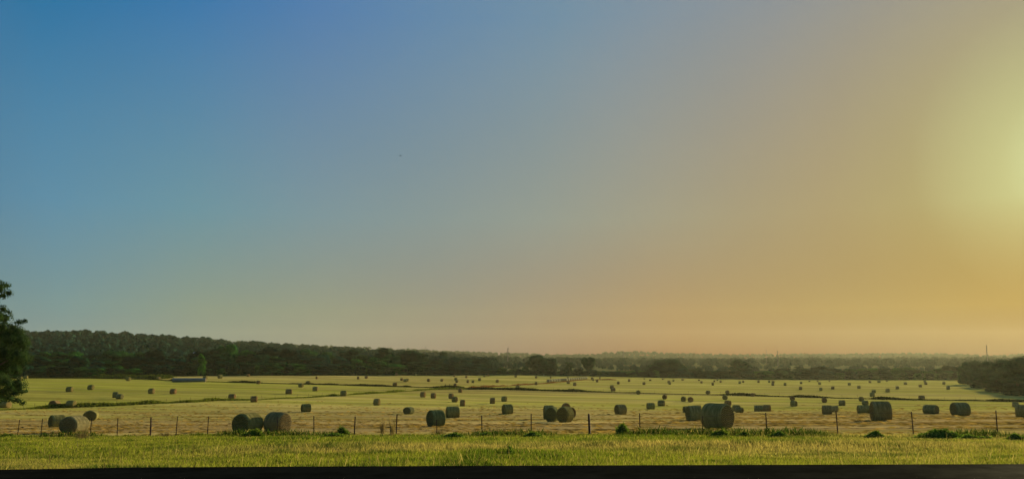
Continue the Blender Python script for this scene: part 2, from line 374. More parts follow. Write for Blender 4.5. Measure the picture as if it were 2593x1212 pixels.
# ------------------------------------------------------------------ ground sheet
def build_ground():
    va = np.concatenate([np.arange(-180, -48, 3.0), np.arange(-48, 48, .14), np.arange(48, 180, 3.0)])
    rr = np.concatenate([[0.0], np.geomspace(2.0, 3700, 530)])
    A, Rr = np.meshgrid(np.radians(va), rr)
    x = Rr*np.sin(A); y = Rr*np.cos(A)
    z = tz(x, y)
    nr, na = x.shape
    V = np.c_[x.ravel(), y.ravel(), z.ravel()]
    idx = np.arange(nr*na).reshape(nr, na)
    q = np.stack([idx[:-1, :], np.roll(idx, -1, 1)[:-1, :], np.roll(idx, -1, 1)[1:, :], idx[1:, :]], -1).reshape(-1, 4)
    X, Y = V[:, 0], V[:, 1]
    s = .334*X+.943*Y
    wob = (fbm(V[:, :2], .12, 9, 3)-.5)*5
    verge = np.clip((46.3+wob*.5-s)/2.0, 0, 1)
    a = np.clip(X/np.maximum(Y, 1), -1, 1); fwd = Y > 1
    Ye = np.interp(a, AK, [e[0] for e in EDGE_D]); wob2 = (fbm(V[:, :2], .02, 4, 3)-.5)*40
    wood = np.where(fwd, np.clip((Y-Ye+wob2*.2)/6, 0, 1), 0)
    scrub = np.where(fwd & (a > -.08), np.clip((Y-Ye-75)/10, 0, 1), 0)*np.clip((2300-Y)/200, 0, 1)
    u, v, dep = proj(X, np.maximum(Y, 1), V[:, 2])
    l1 = np.where(u < 1200, lv(L1, u), lv(L1b, u))
    mid = (v < l1).astype(float)                     # beyond the first ditch
    far = (v < lv(L2, u)).astype(float)*(u < 1200)
    tan = np.clip(1-mid, 0, 1)*np.clip((160-Y)/90+.35, .25, 1)
    green = np.where((mid > 0) & (far < 1) & (u < 1190), .85, 0)+np.where((mid > 0) & (u >= 1190), .22, 0)+np.where((mid < 1) & fwd, np.clip((Y-130)/160, 0, .4), 0)
    tan = np.where(far > 0, .35, tan)
    me = mesh_np('ground', V, q, [M_ground], col={'verge': verge, 'wood': wood, 'green': green, 'tan': tan, 'scrub': scrub}, smooth=True)
    tag(link('ground', me), kind='structure')
build_ground()

# ------------------------------------------------------------------ leaf and blade clouds
def rand_unit(n):
    v = rng.normal(size=(n, 3)); return v/np.linalg.norm(v, axis=1)[:, None]
def quads(C, size, nrm=None, asp=1.0):
    n = len(C)
    nrm = rand_unit(n) if nrm is None else nrm
    t = np.cross(nrm, rand_unit(n)); t /= np.maximum(np.linalg.norm(t, axis=1)[:, None], 1e-6); b = np.cross(nrm, t)
    s = (size*np.ones(n))[:, None]*.5
    t = t*s; b = b*s*asp
    V = np.stack([C-t, C-b*.9, C+t, C+b*.9], 1).reshape(-1, 3)     # lozenge shaped
    return V, np.arange(4*n).reshape(n, 4)
def blades(P, h, w, lean=.25, dirv=None):
    n = len(P); ang = rng.uniform(0, 2*np.pi, n); side = np.c_[np.cos(ang), np.sin(ang), np.zeros(n)]*(w*np.ones(n))[:, None]*.5
    la = rng.uniform(0, 2*np.pi, n); ll = rng.uniform(0, lean, n)*h
    L = np.c_[np.cos(la)*ll, np.sin(la)*ll, np.zeros(n)]
    if dirv is not None: L = L+np.array(dirv)*(h*np.ones(n))[:, None]
    up = np.c_[np.zeros(n), np.zeros(n), h*np.ones(n)]
    V = np.stack([P-side, P+side, P+side*.7+up*.55+L*.35, P+up+L], 1).reshape(-1, 3)
    return V, np.arange(4*n).reshape(n, 4)
def icos(sub=1):
    import bmesh
    bm = bmesh.new(); bmesh.ops.create_icosphere(bm, subdivisions=sub, radius=1)
    V = np.array([v.co for v in bm.verts]); Fc = np.array([[v.index for v in f.verts]+[f.verts[2].index] for f in bm.faces]); bm.free()
    return V, Fc[:, :3]
ICO_V, ICO_F = icos(2)

def crown_mesh(name, clumps, per, leaf, material, core=.72, asp=1.0):
    """clumps: (n,6) centre xyz + radii xyz. Leaves on and in each clump with a solid dark heart"""
    CC = []; NN = []; SS = []
    for c in clumps:
        area = max(c[3]*c[4], .1)
        n = int(per*area)
        d = rand_unit(n); r = rng.uniform(.62, 1.08, n)**.7
        CC.append(c[:3]+d*c[3:6]*r[:, None]); NN.append(d*2.2+rand_unit(n)*.5); SS.append(rng.uniform(.6, 1.3, n)*leaf)
    CC = np.concatenate(CC); NN = np.concatenate(NN); NN /= np.linalg.norm(NN, axis=1)[:, None]; SS = np.concatenate(SS)
    V, Q = quads(CC, SS, NN, asp)
    VV = [V]; QQ = [Q]; off = len(V)
    for c in clumps:
        nz = 1+.35*(vnoise(ICO_V*1.0+c[:3], 1.3, 3)-.5)
        cv = c[:3]+ICO_V*nz[:, None]*c[3:6]*core
        VV.append(cv); f = ICO_F+off; QQ.append(np.c_[f, f[:, 2:3]][:, [0, 1, 2, 2]]); off += len(cv)
    # triangles for the hearts are kept as separate mesh data (degenerate quads are avoided)
    V3 = np.concatenate(VV)
    me = bpy.data.meshes.new(name)
    q = Q; t = np.concatenate([x[:, :3] for x in QQ[1:]]) if len(QQ) > 1 else np.zeros((0, 3), int)
    nl = len(q)*4+len(t)*3
    me.vertices.add(len(V3)); me.vertices.foreach_set('co', V3.astype(np.float32).ravel())
    me.loops.add(nl); me.loops.foreach_set('vertex_index', np.concatenate([q.ravel(), t.ravel()]).astype(np.int32))
    me.polygons.add(len(q)+len(t))
    me.polygons.foreach_set('loop_start', np.concatenate([np.arange(len(q))*4, len(q)*4+np.arange(len(t))*3]).astype(np.int32))
    me.polygons.foreach_set('loop_total', np.concatenate([np.full(len(q), 4), np.full(len(t), 3)]).astype(np.int32))
    me.materials.append(material); me.update(calc_edges=True); me.validate()
    return me

def limb_mesh(name, h, r, ends):
    """tapered trunk with limbs to the given points"""
    mb = MB()
    mb.tube([(0, 0, -.3), (0, 0, h*.15), (h*.01, 0, h*.4), (0, h*.01, h*.72)], [r*1.35, r, r*.75, r*.35], 8)
    for i, e in enumerate(ends):
        z0 = h*(.18+.45*((i*.37) % 1.0)); z0 = min(z0, e[2]*.8)
        mb.tube([(0, 0, z0), (e[0]*.45, e[1]*.45, z0+(e[2]-z0)*.6), tuple(e)], [r*.5, r*.32, r*.12], 6)
    return mesh_np(name, mb.V, mb.F, [M_bark], smooth=True)

# prototypes (unit: metres, standing at origin), crown 0..h
def tree_proto(kind, seed):
    r = np.random.default_rng(seed); cl = []
    if kind == 'round':
        h, w, n, base = 14, 6.2, 9, .26
    elif kind == 'tall':
        h, w, n, base = 18, 5.4, 10, .22
    elif kind == 'broad':
        h, w, n, base = 13, 8.2, 11, .30
    elif kind == 'spread':
        h, w, n, base = 13, 7.6, 13, .52
    else:  # shrub
        h, w, n, base = 6, 4.2, 10, .12
    for i in range(n):
        t = (i+.5)/n; z = h*(base+(1-base)*(t**.9)*.86)
        tt = (z/h-base)/(1-base)
        rad = w*(.95*math.sin(math.pi*min(max(.18+.72*tt, 0), 1)))*.72
        a = i*2.4+r.uniform(-.5, .5); rr = rad*r.uniform(.35, .85)
        s = w*r.uniform(.36, .56)*(1-.25*tt)
        cl.append((rr*math.cos(a), rr*math.sin(a), z, s*r.uniform(.9, 1.2), s*r.uniform(.9, 1.2), s*r.uniform(.6, .85)))
    if kind != 'spread':
        for k in range(5):
            a = k*1.26+r.uniform(0, 1); cl.append((w*.55*math.cos(a), w*.55*math.sin(a), h*(base*.55), w*.36, w*.36, h*base*.55))
    cl = np.array(cl)
    cm = crown_mesh('crown', cl, 44 if kind != 'shrub' else 90, .48 if kind != 'shrub' else .34, M_leaf, .80)
    tm = limb_mesh('trunk', h, .032*h*.75, [tuple(c[:3]) for c in cl[::2]])
    return cm, tm, h, w
PROTO = {k: [tree_proto(k, s+hash_) for s in range(nv)] for k, nv, hash_ in (('round', 4, 10), ('tall', 3, 20), ('broad', 3, 30), ('spread', 2, 40), ('shrub', 3, 50))}

# ------------------------------------------------------------------ labels by place between the fence posts
POSTS = [46.5, 105.5, 230, 299, 383, 447.5, 527, 702, 796.5, 898, 1003.5, 1107, 1221, 1345, 1492.5, 1619.5, 1777, 1940.5, 2119, 2310, 2522]
ORD = ['first', 'second', 'third', 'fourth', 'fifth', 'sixth', 'seventh', 'eighth', 'ninth', 'tenth', 'eleventh', 'twelfth', 'thirteenth',
       'fourteenth', 'fifteenth', 'sixteenth', 'seventeenth', 'eighteenth', 'nineteenth', 'twentieth', 'last']
NUM = ['one', 'two', 'three', 'four', 'five', 'six', 'seven', 'eight', 'nine', 'ten', 'eleven', 'twelve', 'thirteen', 'fourteen', 'fifteen', 'sixteen', 'seventeen', 'eighteen', 'nineteen', 'twenty', 'last']
def gap_of(u):
    k = sum(1 for p in POSTS if p < u)
    if k == 0: return 'left of all fence posts'
    if k == len(POSTS): return 'right of all fence posts'
    return 'between fence posts %s and %s' % (NUM[k-1], NUM[k])
pending = []      # (object, column u, phrase head, where)
def resolve_labels():
    groups = {}
    for o, u, head in pending: groups.setdefault((head, gap_of(u)), []).append((u, o))
    for (head, gp), L in groups.items():
        L.sort(key=lambda t: t[0])
        for i, (u, o) in enumerate(L):
            if len(L) == 1: w = 'only'
            elif i == len(L)-1 and len(L) > 1: w = 'rightmost'
            elif i == 0: w = 'leftmost'
            else: w = ORD[i]
            o['label'] = ('%s, %s %s' % (head, w if w != 'only' else 'alone', gp))

# ------------------------------------------------------------------ treeline
TOPS = [(-150, 878), (0, 884), (60, 886), (130, 880), (200, 888), (260, 884), (320, 890), (380, 884), (450, 886), (520, 880), (600, 868), (650, 880), (690, 876), (760, 882), (860, 884), (900, 880), (935, 893),
        (965, 877), (1000, 879), (1015, 888), (1035, 877), (1060, 879), (1080, 888), (1110, 900), (1180, 903), (1225, 908), (1245, 916), (1300, 923), (1325, 929), (1400, 931), (1460, 936), (1500, 938), (1530, 934), (1570, 928), (1600, 933), (1625, 930), (1645, 917), (1690, 912), (1730, 914), (1765, 921), (1785, 931), (1805, 925), (1830, 935), (1895, 933), (1925, 930), (1960, 928), (2000, 921), (2050, 917), (2100, 922), (2200, 924), (2300, 922), (2400, 920), (2480, 914), (2593, 908), (2800, 902)]
def top_v(u): return float(lv(TOPS, u))
def add_tree(kind, x, y, hgt, wid=None, tint=(1, 1, 1), label=None, u=None, head=None, group='trees along the far edge of the hay fields', name='field_edge_tree'):
    cm, tm, h, w = R.choice(PROTO[kind]); z = gz(x, y)
    sz = hgt/h; sx = sz if wid is None else wid/(2*w)
    e = empty(name, (x, y, z-.1), R.uniform(0, 6.28), (sx, sx, sz))
    c = link('crown', cm, e); t = link('trunk', tm, e); c.color = (*tint, 1)
    tag(e, label, 'tree' if kind != 'shrub' else 'bush', group)
    if label is None: pending.append((e, u, head))
    return e
def tree_at(kind, u, Y, vtop, wpx=None, tint=(1, 1, 1), **kw):
    """stand a tree at distance Y in the direction of column u, tall enough to reach row vtop"""
    d = ray(u, 930); x = d[0]/d[1]*Y; z = gz(x, Y); top = CAMZ-v2drop(Y, vtop)
    return add_tree(kind, x, Y, max(top-z, 2.5)*1.0, None if wpx is None else wpx*Y/F, tint, u=u, **kw)
TINTS = [('dark green', (.60, .75, .80)), ('deep green', (.26, .38, .50)), ('mid green', (1.5, 1.4, .9)), ('blue green', (.55, .85, 1.2)), ('olive green', (2.1, 1.6, .8)), ('dark green', (.7, .8, .75)), ('fresh green', (2.0, 2.1, .8)), ('deep green', (.32, .45, .60))]
for row, (dY, du, dv, step) in enumerate(((4, 0, 24, 44), (26, 20, 10, 44), (52, 8, 0, 46))):
    u = -140+du
    while u < 2420:
        uu = u+R.uniform(-7, 7); a = (uu-CX)/F/CP
        Ye = edgeY(min(max(a, -.62), .62)); tv = top_v(uu)
        if uu > 1240 and row == 2: u += step; continue
        if 1330 < uu < 1570 and row > 0: u += step; continue
        if uu > 1180:
            v = tv+dv*.7+R.uniform(-2, 5)
        else:
            v = tv+dv*1.5+R.uniform(-2, 10)
        v = min(v, 938)
        kind = R.choice(['round', 'round', 'broad', 'tall', 'broad']) if row else R.choice(['round', 'broad', 'shrub', 'round'])
        tn, tcv = R.choice(TINTS)
        rowname = ('front row', 'middle row', 'back row')[row]
        f_ = (880 if row else 1)
        tree_at(kind, uu, Ye+dY+R.uniform(-2, 8), v, (R.uniform(62, 96) if uu < 1200 else R.uniform(54, 84)), tcv, head='%s tree in %s' % (tn, rowname))
        u += step*R.uniform(.8, 1.2)
# shrubs at the foot of the treeline hide the trunks
u = -120
while u < 2420:
    a = (u-CX)/F/CP; Ye = edgeY(min(max(a, -.62), .62))
    tn, tcv = R.choice(TINTS)
    d = ray(u, 945); x = d[0]/d[1]*(Ye+1)
    add_tree('shrub', x, Ye+1+R.uniform(-1.5, 2), R.uniform(4, 7), R.uniform(9, 13), tcv, u=u, head='%s bush at treeline foot' % tn, group='bushes at the foot of the trees', name='field_edge_bush')
    u += R.uniform(26, 42)
# singled out trees
GT = 'single trees standing out of the treeline'
tree_at('broad', 1360, 640, 899, 66, (.7, .85, .85), label='big rounded dark tree rising above the treeline, right of centre', group=GT)
tree_at('broad', 1392, 650, 906, 52, (.7, .85, .85), label='dark tree leaning against the right of the big rounded one', group=GT)
tree_at('round', 1441, 640, 913, 30, (.8, .85, .75), label='slim slanting tree just left of the open umbrella shaped one', group=GT)
tree_at('spread', 1492, 640, 905, 50, (.85, .9, .75), label='open umbrella shaped tree on a bare trunk, with gap on both sides', group=GT)
tree_at('spread', 1121, 660, 891, 24, (.7, .8, .7), label='small bent treetop poking up above the trees near the centre', group=GT)
tree_at('round', 1872, 690, 909, 74, (.75, .9, .85), label='large dome shaped tree in the haze, behind the biggest pair of bales', group=GT)
tree_at('broad', 1690, 700, 910, 110, (.7, .85, .8), label='wide dark flat topped tree mass left of the hazy dome tree', group=GT)
tree_at('round', 511, 492, 893, 26, (3.0, 2.5, .5), label='yellow green tree glowing among the dark trees on the left', group=GT)
tree_at('round', 905, 560, 922, 30, (1.6, 1.6, .9), label='small bright green round tree at the foot of the treeline', group=GT)
tree_at('round', 690, 515, 915, 60, (1.3, 1.35, .8), label='light olive round tree in front of the dark left woodland', group=GT)
# right-hand trees nearer the viewer
for i, (uu, Y, vt, wp) in enumerate([(2455, 520, 915, 70), (2495, 460, 916, 80), (2540, 400, 912, 90), (2590, 360, 906, 110), (2650, 340, 900, 120), (2480, 430, 944, 60), (2520, 370, 950, 64), (2570, 330, 946, 80), (2630, 310, 945, 90), (2720, 310, 905, 130)]):
    tree_at('broad' if i < 5 else 'round', uu, Y, vt, wp, (.8, .95, .95), head='hazy tree of right edge clump', group='trees of the clump on the right')

# ------------------------------------------------------------------ woodland on the hills (one mass)
def build_woods(name, specs, label):
    VV = []; QQ = []; off = 0
    for (n, y0, y1, amin, amax, nf, hs, leaf) in specs:
        a = rng.uniform(amin, amax, n); Y = np.exp(rng.uniform(math.log(y0), math.log(y1), n))
        Ye = np.interp(np.clip(a, -.62, .62), AK, [e[0] for e in EDGE_D])+70
        k = Y > Ye; a, Y = a[k], Y[k]; X = a*Y; n = len(a); Z = tz(X, Y)
        h = hs*rng.uniform(.65, 1.25, n); r = h*rng.uniform(.38, .55, n)
        d = rand_unit(n*nf).reshape(n, nf, 3); d[..., 2] = np.abs(d[..., 2])*1.2-.35
        rr = rng.uniform(.8, 1.1, (n, nf, 1))
        C = np.stack([X, Y, Z+h*.58], 1)[:, None, :]+d*rr*np.stack([r, r, h*.46], 1)[:, None, :]
        nn = (d*1.6+rand_unit(n*nf).reshape(n, nf, 3)*.55).reshape(-1, 3); nn /= np.linalg.norm(nn, axis=1)[:, None]
        V, Q = quads(C.reshape(-1, 3), np.repeat(h, nf)*leaf*rng.uniform(.7, 1.3, n*nf), nn)
        VV.append(V); QQ.append(Q+off); off += len(V)
    me = mesh_np(name, np.concatenate(VV), np.concatenate(QQ), [M_wood])
    tag(link(name, me), label, 'woodland', None, 'stuff')
build_woods('hillside_woodland', [(4200, 480, 1340, -.82, -.02, 80, 10.5, .24), (1300, 1150, 2150, -.15, .82, 50, 12, .32), (260, 760, 1150, -.05, .82, 60, 7, .34)], 'dark green woodland covering the nearer hillside that slopes down from the left')
build_woods('distant_woodland', [(2600, 1340, 3150, -.82, -.05, 32, 13, .42), (4200, 2150, 3200, -.12, .82, 30, 13, .42)], 'hazy wooded ridge along the horizon behind the fields')

# ------------------------------------------------------------------ big tree on the left edge
def near_tree():
    Y = 112.0
    def P(u, v, dy=0):
        d = ray(u, v); k = (Y+dy)/d[1]; return np.array([d[0]*k, Y+dy, CAMZ+d[2]*k])
    base = P(-62, 1045); bx, by = base[0], base[1]; bz = gz(bx, by)
    s = Y/F
    spec = [(-5, 730, 22, 18), (16, 722, 13, 8), (22, 742, 12, 8), (8, 748, 14, 9), (-22, 715, 22, 16), (-45, 735, 34, 24), (8, 782, 14, 9), (22, 790, 8, 5), (-8, 800, 20, 14), (-30, 770, 26, 18),
            (8, 828, 18, 12), (30, 826, 12, 8), (48, 816, 12, 7), (62, 812, 9, 5), (40, 838, 22, 12), (20, 858, 26, 18), (48, 862, 24, 15), (62, 880, 11, 14), (10, 890, 26, 20), (42, 900, 26, 18), (56, 922, 15, 15),
            (12, 926, 28, 18), (38, 936, 18, 11), (-5, 955, 22, 14), (14, 968, 17, 10), (24, 984, 15, 8), (6, 992, 20, 11), (34, 996, 14, 6), (52, 991, 13, 4), (64, 990, 7, 3), (18, 1008, 18, 7), (42, 1013, 16, 6), (58, 1020, 10, 5), (-10, 1010, 20, 10),
            (-40, 810, 40, 26), (-40, 860, 44, 30), (-45, 910, 44, 30), (-50, 960, 40, 24), (-90, 760, 40, 28), (-120, 830, 44, 34), (-130, 900, 46, 34), (-90, 900, 44, 30), (-140, 960, 40, 24), (-100, 1000, 34, 14), (-60, 1005, 30, 12)]
    cl = []
    for (u, v, wu, hv) in spec:
        for k in range(2 if wu > 16 else 1):
            dy = R.uniform(-4.5, 5.0) if wu > 12 else R.uniform(-2, 2)
            p = P(u, v, dy); cl.append((p[0]-bx, p[1]-by, p[2]-bz, wu*s*.95, wu*s*1.1, hv*s*1.25))
    for k in range(26):   # the side of the crown towards and away from the viewer
        a = R.uniform(0, 6.28); q = R.uniform(2.5, 5.6); zz = R.uniform(4.5, 15); cl.append((q*math.cos(a)-.5, q*math.sin(a), zz, 1.5, 1.5, 1.1))
    cl = np.array(cl)
    e = empty('shade_tree', (bx, by, bz))
    me = crown_mesh('crown', cl, 230, .21, M_leafbig, .5, .8); link('crown', me, e)
    big = cl[np.argsort(-cl[:, 3])][:26]
    link('trunk', limb_mesh('trunk', 17, .42, [tuple(c[:3]) for c in big]+[tuple(c[:3]) for c in cl[28:34]]), e)
    tag(e, 'tall dark leafy tree cut off by the left edge, low branches over the hay', 'tree')
near_tree()

# ------------------------------------------------------------------ hay bales
def bale_geo(seed, seg=44, ln=10):
    """side sheet and end sheets of a round bale, length 1 along x, diameter 1, standing on z=0"""
    r = np.random.default_rng(seed)
    ang = np.linspace(0, 2*np.pi, seg, endpoint=False)
    xs = np.concatenate([[-.5, -.475, -.425], np.linspace(-.36, .36, ln), [.425, .475, .5]]); rads = np.concatenate([[.435, .474, .494], np.full(ln, .5), [.494, .474, .435]])
    def shape(x, ca, sa, rad):
        P = np.stack([x, ca*rad, sa*rad], -1)
        lump = (vnoise(P.reshape(-1, 3)+seed*3.1, 3.2, seed)-.5).reshape(x.shape)*.055+(vnoise(P.reshape(-1, 3)+seed, 9, seed)-.5).reshape(x.shape)*.022
        f = 1+lump; P[..., 1] *= f; P[..., 2] *= f
        z = P[..., 2]+.5; low = np.clip(.16-z, 0, 1)
        P[..., 1] *= 1+.30*low*2
        P[..., 2] = np.maximum(z-.035, 0.0)/.965
        P[..., 0] *= 1+.03*(1-z)
        return P
    A, X = np.meshgrid(ang, xs); _, Rd = np.meshgrid(ang, rads)
    side = shape(X, np.cos(A), np.sin(A), Rd)
    nx = len(xs); idx = np.arange(nx*seg).reshape(nx, seg)
    qs = np.stack([idx[:-1], idx[1:], np.roll(idx, -1, 1)[1:], np.roll(idx, -1, 1)[:-1]], -1).reshape(-1, 4)
    ends = []
    for sgn in (-1, 1):
        rr = np.array([.435, .39, .31, .21, .11, .03]); bulge = np.array([0, .012, .020, .022, .020, .012])
        A2, R2 = np.meshgrid(ang, rr); _, B2 = np.meshgrid(ang, bulge)
        X2 = sgn*(.5+B2)
        E = shape(X2, np.cos(A2), np.sin(A2), R2)
        ix = np.arange(len(rr)*seg).reshape(len(rr), seg)
        q = np.stack([ix[:-1], ix[1:], np.roll(ix, -1, 1)[1:], np.roll(ix, -1, 1)[:-1]], -1).reshape(-1, 4)
        V = E.reshape(-1, 3); V = np.vstack([V, V[-seg:].mean(0)]); c = len(V)-1; last = ix[-1]
        f3 = np.array([[last[k], c, last[(k+2) % seg], last[(k+1) % seg]] for k in range(0, seg, 2)])
        q = np.vstack([q, f3])
        if sgn > 0: q = q[:, ::-1]
        ends.append((V, q))
    return side.reshape(-1, 3), qs, ends
BIG = []
for s_ in range(5):
    sv, sq, en = bale_geo(s_+1)
    BIG.append((mesh_np('wrap', sv, sq, [M_hay], smooth=True), mesh_np('end_face', en[0][0], en[0][1], [M_hayend], smooth=True), mesh_np('end_face', en[1][0], en[1][1], [M_hayend], smooth=True)))
SMALL = []
for s_ in range(4):
    sv, sq, en = bale_geo(s_+11, 22, 4)
    V = [sv]; Q = [sq]; mi = [np.zeros(len(sq))]; off = len(sv)
    for ev, eq in en: V.append(ev); Q.append(eq+off); mi.append(np.ones(len(eq))); off += len(ev)
    SMALL.append((np.vstack(V), np.vstack(Q), np.concatenate(mi)))
SMALLM = [mesh_np('hay_bale', v, q, [M_hay, M_hayend], mi, smooth=True) for v, q, mi in SMALL]
CREAMM = [mesh_np('wrapped_bale', v, q, [M_cream, M_hayend], mi, smooth=True) for v, q, mi in SMALL[:2]]
GREEN = (.84, .84, .46); BROWN = (.94, .70, .46); NEUT = (.96, .86, .54); BLUE = (.72, .78, .52)
GB = 'round hay bales lying across the fields'
def bale_px(u, vb, w, h, th, tint=None, label=None, big=False, name='hay_bale', meshes=None):
    x, y, z = hit(u, vb)
    alpha = math.atan2(x, y)
    dep = y*CP+(z-CAMZ)*SP
    H = h*dep/F; Wd = w*dep/F
    t = math.radians(abs(th)); k = Wd/H/(.92*math.cos(t)+math.sin(t)); k = min(max(k, .72), 1.5)
    # push back by half its depth so that the visible front foot meets the row
    half = .5*H*k*(math.cos(t)+.92*math.sin(t))*.55
    x += math.sin(alpha)*half; y += math.cos(alpha)*half; z = gz(x, y)
    rz = -alpha-math.radians(th)+R.uniform(-.05, .05)
    tint = tint or R.choice([GREEN, NEUT, BROWN]); j = R.uniform(.88, 1.12); tint = tuple(c*j for c in tint)
    sc = (k*.92*H, k*H, H)
    if big:
        e = empty(name, (x, y, z-.03), rz, sc); b = R.choice(BIG)
        for nm, me in (('wrap', b[0]), ('end_face', b[1]), ('end_face', b[2])):
            o = link(nm, me, e); o.color = (*tint, 1)
    else:
        e = link(name, R.choice(meshes or SMALLM), None, (x, y, z-.03), rz, sc); e.color = (*tint, 1)
    tag(e, label, 'hay bale', GB)
    if label is None:
        vmid = float(lv(L1, u)) if u < 1200 else float(lv(L1b, u))
        if vb > vmid: reg = 'bale in the nearest field'
        elif u < 1195 and vb > float(lv(L2, u)): reg = 'bale in the left middle field'
        elif vb > 972: reg = 'small bale in the middle distance'
        elif vb > 963: reg = 'small far bale'
        else: reg = 'tiny farthest bale below the trees'
        pending.append((e, u, reg))
    return e
S0 = [ # left foreground, hand labelled:  (x, base, w, h, turn, tint, label)
 (0, 865, 970, 255, 190, -20, GREEN, 'green shaded bale tucked behind the big bale at lower left'),
 (0, 1122, 1056, 440, 262, -50, (.95, .92, .66), 'big bale at lower left with dark end turned left, weeds at its foot'),
 (0, 1382, 868, 230, 158, -80, GREEN, 'dark oval bale seen end on behind the third fence post'),
 (0, 70, 675, 190, 105, 35, NEUT, 'bale half hidden under the low branches of the left tree'),
 (0, 827, 674, 175, 114, -60, BROWN, 'dark bale behind the weedy bank, left one of two at the left'),
 (0, 1080, 670, 162, 110, 30, GREEN, 'bale with lit right end behind the weedy bank, right one of two'),
 (0, 1757, 520, 86, 90, 10, BLUE, 'rear bluish bale of the touching pair in the left middle field'),
 (0, 1822, 540, 125, 78, 35, BLUE, 'front bale of the touching pair in the left middle field, round end showing'),
 (400, 1360, 1062, 490, 310, -50, GREEN, 'left one of the two big bales side by side, streaked with green'),
 (400, 1818, 1055, 440, 318, 40, (.95, .88, .66), 'right one of two big bales side by side, fence post before it'),
 (400, 2255, 735, 165, 122, -15, GREEN, 'dark lone bale up and right of the two big side by side ones'),
 (800, 928, 635, 115, 102, 25, NEUT, 'squat bale with shadow left, below the end of the weedy bank'),
 (800, 1415, 770, 185, 112, -60, BLUE, 'low dark flattened bale right of the eleventh fence post'),
 (800, 1826, 958, 318, 255, -35, (.62, .76, .46), 'large dark green bale behind tall dry grass near the centre'),
 (800, 2083, 822, 225, 168, -10, GREEN, 'green bale behind and right of the large dark centre one'),
 (800, 1630, 512, 90, 82, 25, BROWN, 'left bale of the two standing level on the middle field'),
 (800, 1790, 528, 90, 82, 30, BROWN, 'right bale of the two standing level on the middle field'),
 (800, 2060, 535, 85, 82, 25, BROWN, 'rear bale of the overlapping pair just left of centre'),
 (800, 2115, 588, 102, 88, 35, NEUT, 'front bale of the overlapping pair just left of centre'),
 (800, 2235, 648, 85, 98, 15, BROWN, 'upright looking bale below and right of the overlapping pair'),
 (1200, 283, 610, 75, 92, 0, BROWN, 'narrow square looking bale at centre with a long thin shadow left'),
 (1200, 463, 577, 95, 82, 20, GREEN, 'bale with rounded right end, right of the narrow centre one'),
 (1200, 512, 770, 188, 152, -25, GREEN, 'round dark bale between the thirteenth and fourteenth fence posts'),
 (1200, 1145, 850, 180, 215, -10, BLUE, 'bale at the back left of the cluster of five'),
 (1200, 1190, 885, 235, 230, -75, (.66, .76, .46), 'front left bale of the cluster of five'),
 (1200, 1392, 893, 285, 240, -62, GREEN, 'front right bale of the cluster of five, pale sunlit flank'),
 (1200, 1405, 740, 145, 140, 80, BROWN, 'rear bale peeping over the top of the cluster of five'),
 (1200, 1497, 822, 110, 158, 85, BROWN, 'reddish bale at the right edge of the cluster of five'),
 (1200, 2237, 772, 205, 152, -30, NEUT, 'lone round bale between the fifteenth and sixteenth fence posts'),
 (1600, 288, 695, 138, 100, -15, GREEN, 'dark green bale just right of the sixteenth fence post'),
 (1600, 450, 645, 115, 88, 10, NEUT, 'grey bale behind and right of the dark green one'),
 (1600, 502, 542, 82, 75, -75, BROWN, 'round bale seen end on above the grey bale'),
 (1600, 790, 578, 88, 80, -75, GREEN, 'left bale of the touching end on pair above the big hazy bales'),
 (1600, 895, 586, 96, 82, 85, BROWN, 'right bale of the touching end on pair above the big hazy bales'),
 (1600, 840, 742, 140, 95, -30, BLUE, 'small bale sticking out left behind the medium hazy bale'),
 (1600, 990, 725, 140, 92, 0, BROWN, 'bale mostly hidden, its top edge above the medium hazy bale'),
 (1600, 1423, 550, 88, 76, -80, GREEN, 'round bale right above the biggest bale'),
 (1600, 1465, 645, 110, 88, 30, BROWN, 'bale peeping over the right shoulder of the biggest bale'),
 (1600, 1640, 745, 135, 82, 20, BLUE, 'low bale touching the biggest bale on its right'),
 (1600, 1595, 725, 125, 96, 10, GREEN, 'bale wedged between the biggest bale and the low one'),
 (1600, 1935, 725, 140, 92, 0, NEUT, 'left bale of the joined pair at the eighteenth fence post'),
 (1600, 2060, 725, 125, 100, 15, BROWN, 'right bale of the joined pair at the eighteenth fence post'),
 (1600, 945, 872, 265, 232, -25, BLUE, 'medium blue grey bale standing left of the biggest bale'),
 (1600, 1310, 990, 540, 388, 38, (.86, .84, .52), 'biggest bale of all, nearest the fence, with sunlit rim on its right'),
 (2000, 570, 772, 155, 140, -10, NEUT, 'left bale of the joined pair behind the nineteenth fence post'),
 (2000, 690, 730, 95, 88, 0, NEUT, 'right smaller bale of the joined pair behind the nineteenth fence post'),
 (2000, 1130, 755, 200, 125, -10, GREEN, 'wide bale touching the large hazy bale on its left'),
 (2000, 1395, 872, 330, 300, -15, NEUT, 'large pale hazy bale at the right between the last three posts'),
 (2000, 1092, 572, 82, 72, 80, NEUT, 'round bale on the ditch line left above the large hazy bale'),
 (2000, 1150, 632, 100, 72, 20, BLUE, 'bale just above the wide bale beside the large hazy one'),
 (2000, 2155, 768, 235, 142, 20, BLUE, 'blue grey bale right of the twentieth fence post'),
]
for (x0, xc, yb, w, h, th, tint, lab) in S0:
    k = 6.02; bale_px(x0+xc/k, 920+yb/k, w/k, h/k, th, tint, lab, big=(h/k > 15))
bale_px(2293+560/4.013, 850+812/4.013, 50, 34.5, -30, BLUE, 'rounded hazy bale between the last two fence posts', big=True)
bale_px(2293+1195/4.013, 850+822/4.013, 33, 31, 5, NEUT, 'square looking bale cut off by the right edge of the photo', big=True)
bale_px(2293+1120/4.013, 850+722/4.013, 14, 12.5, 0, NEUT, 'small bale just behind the one cut off by the right edge')
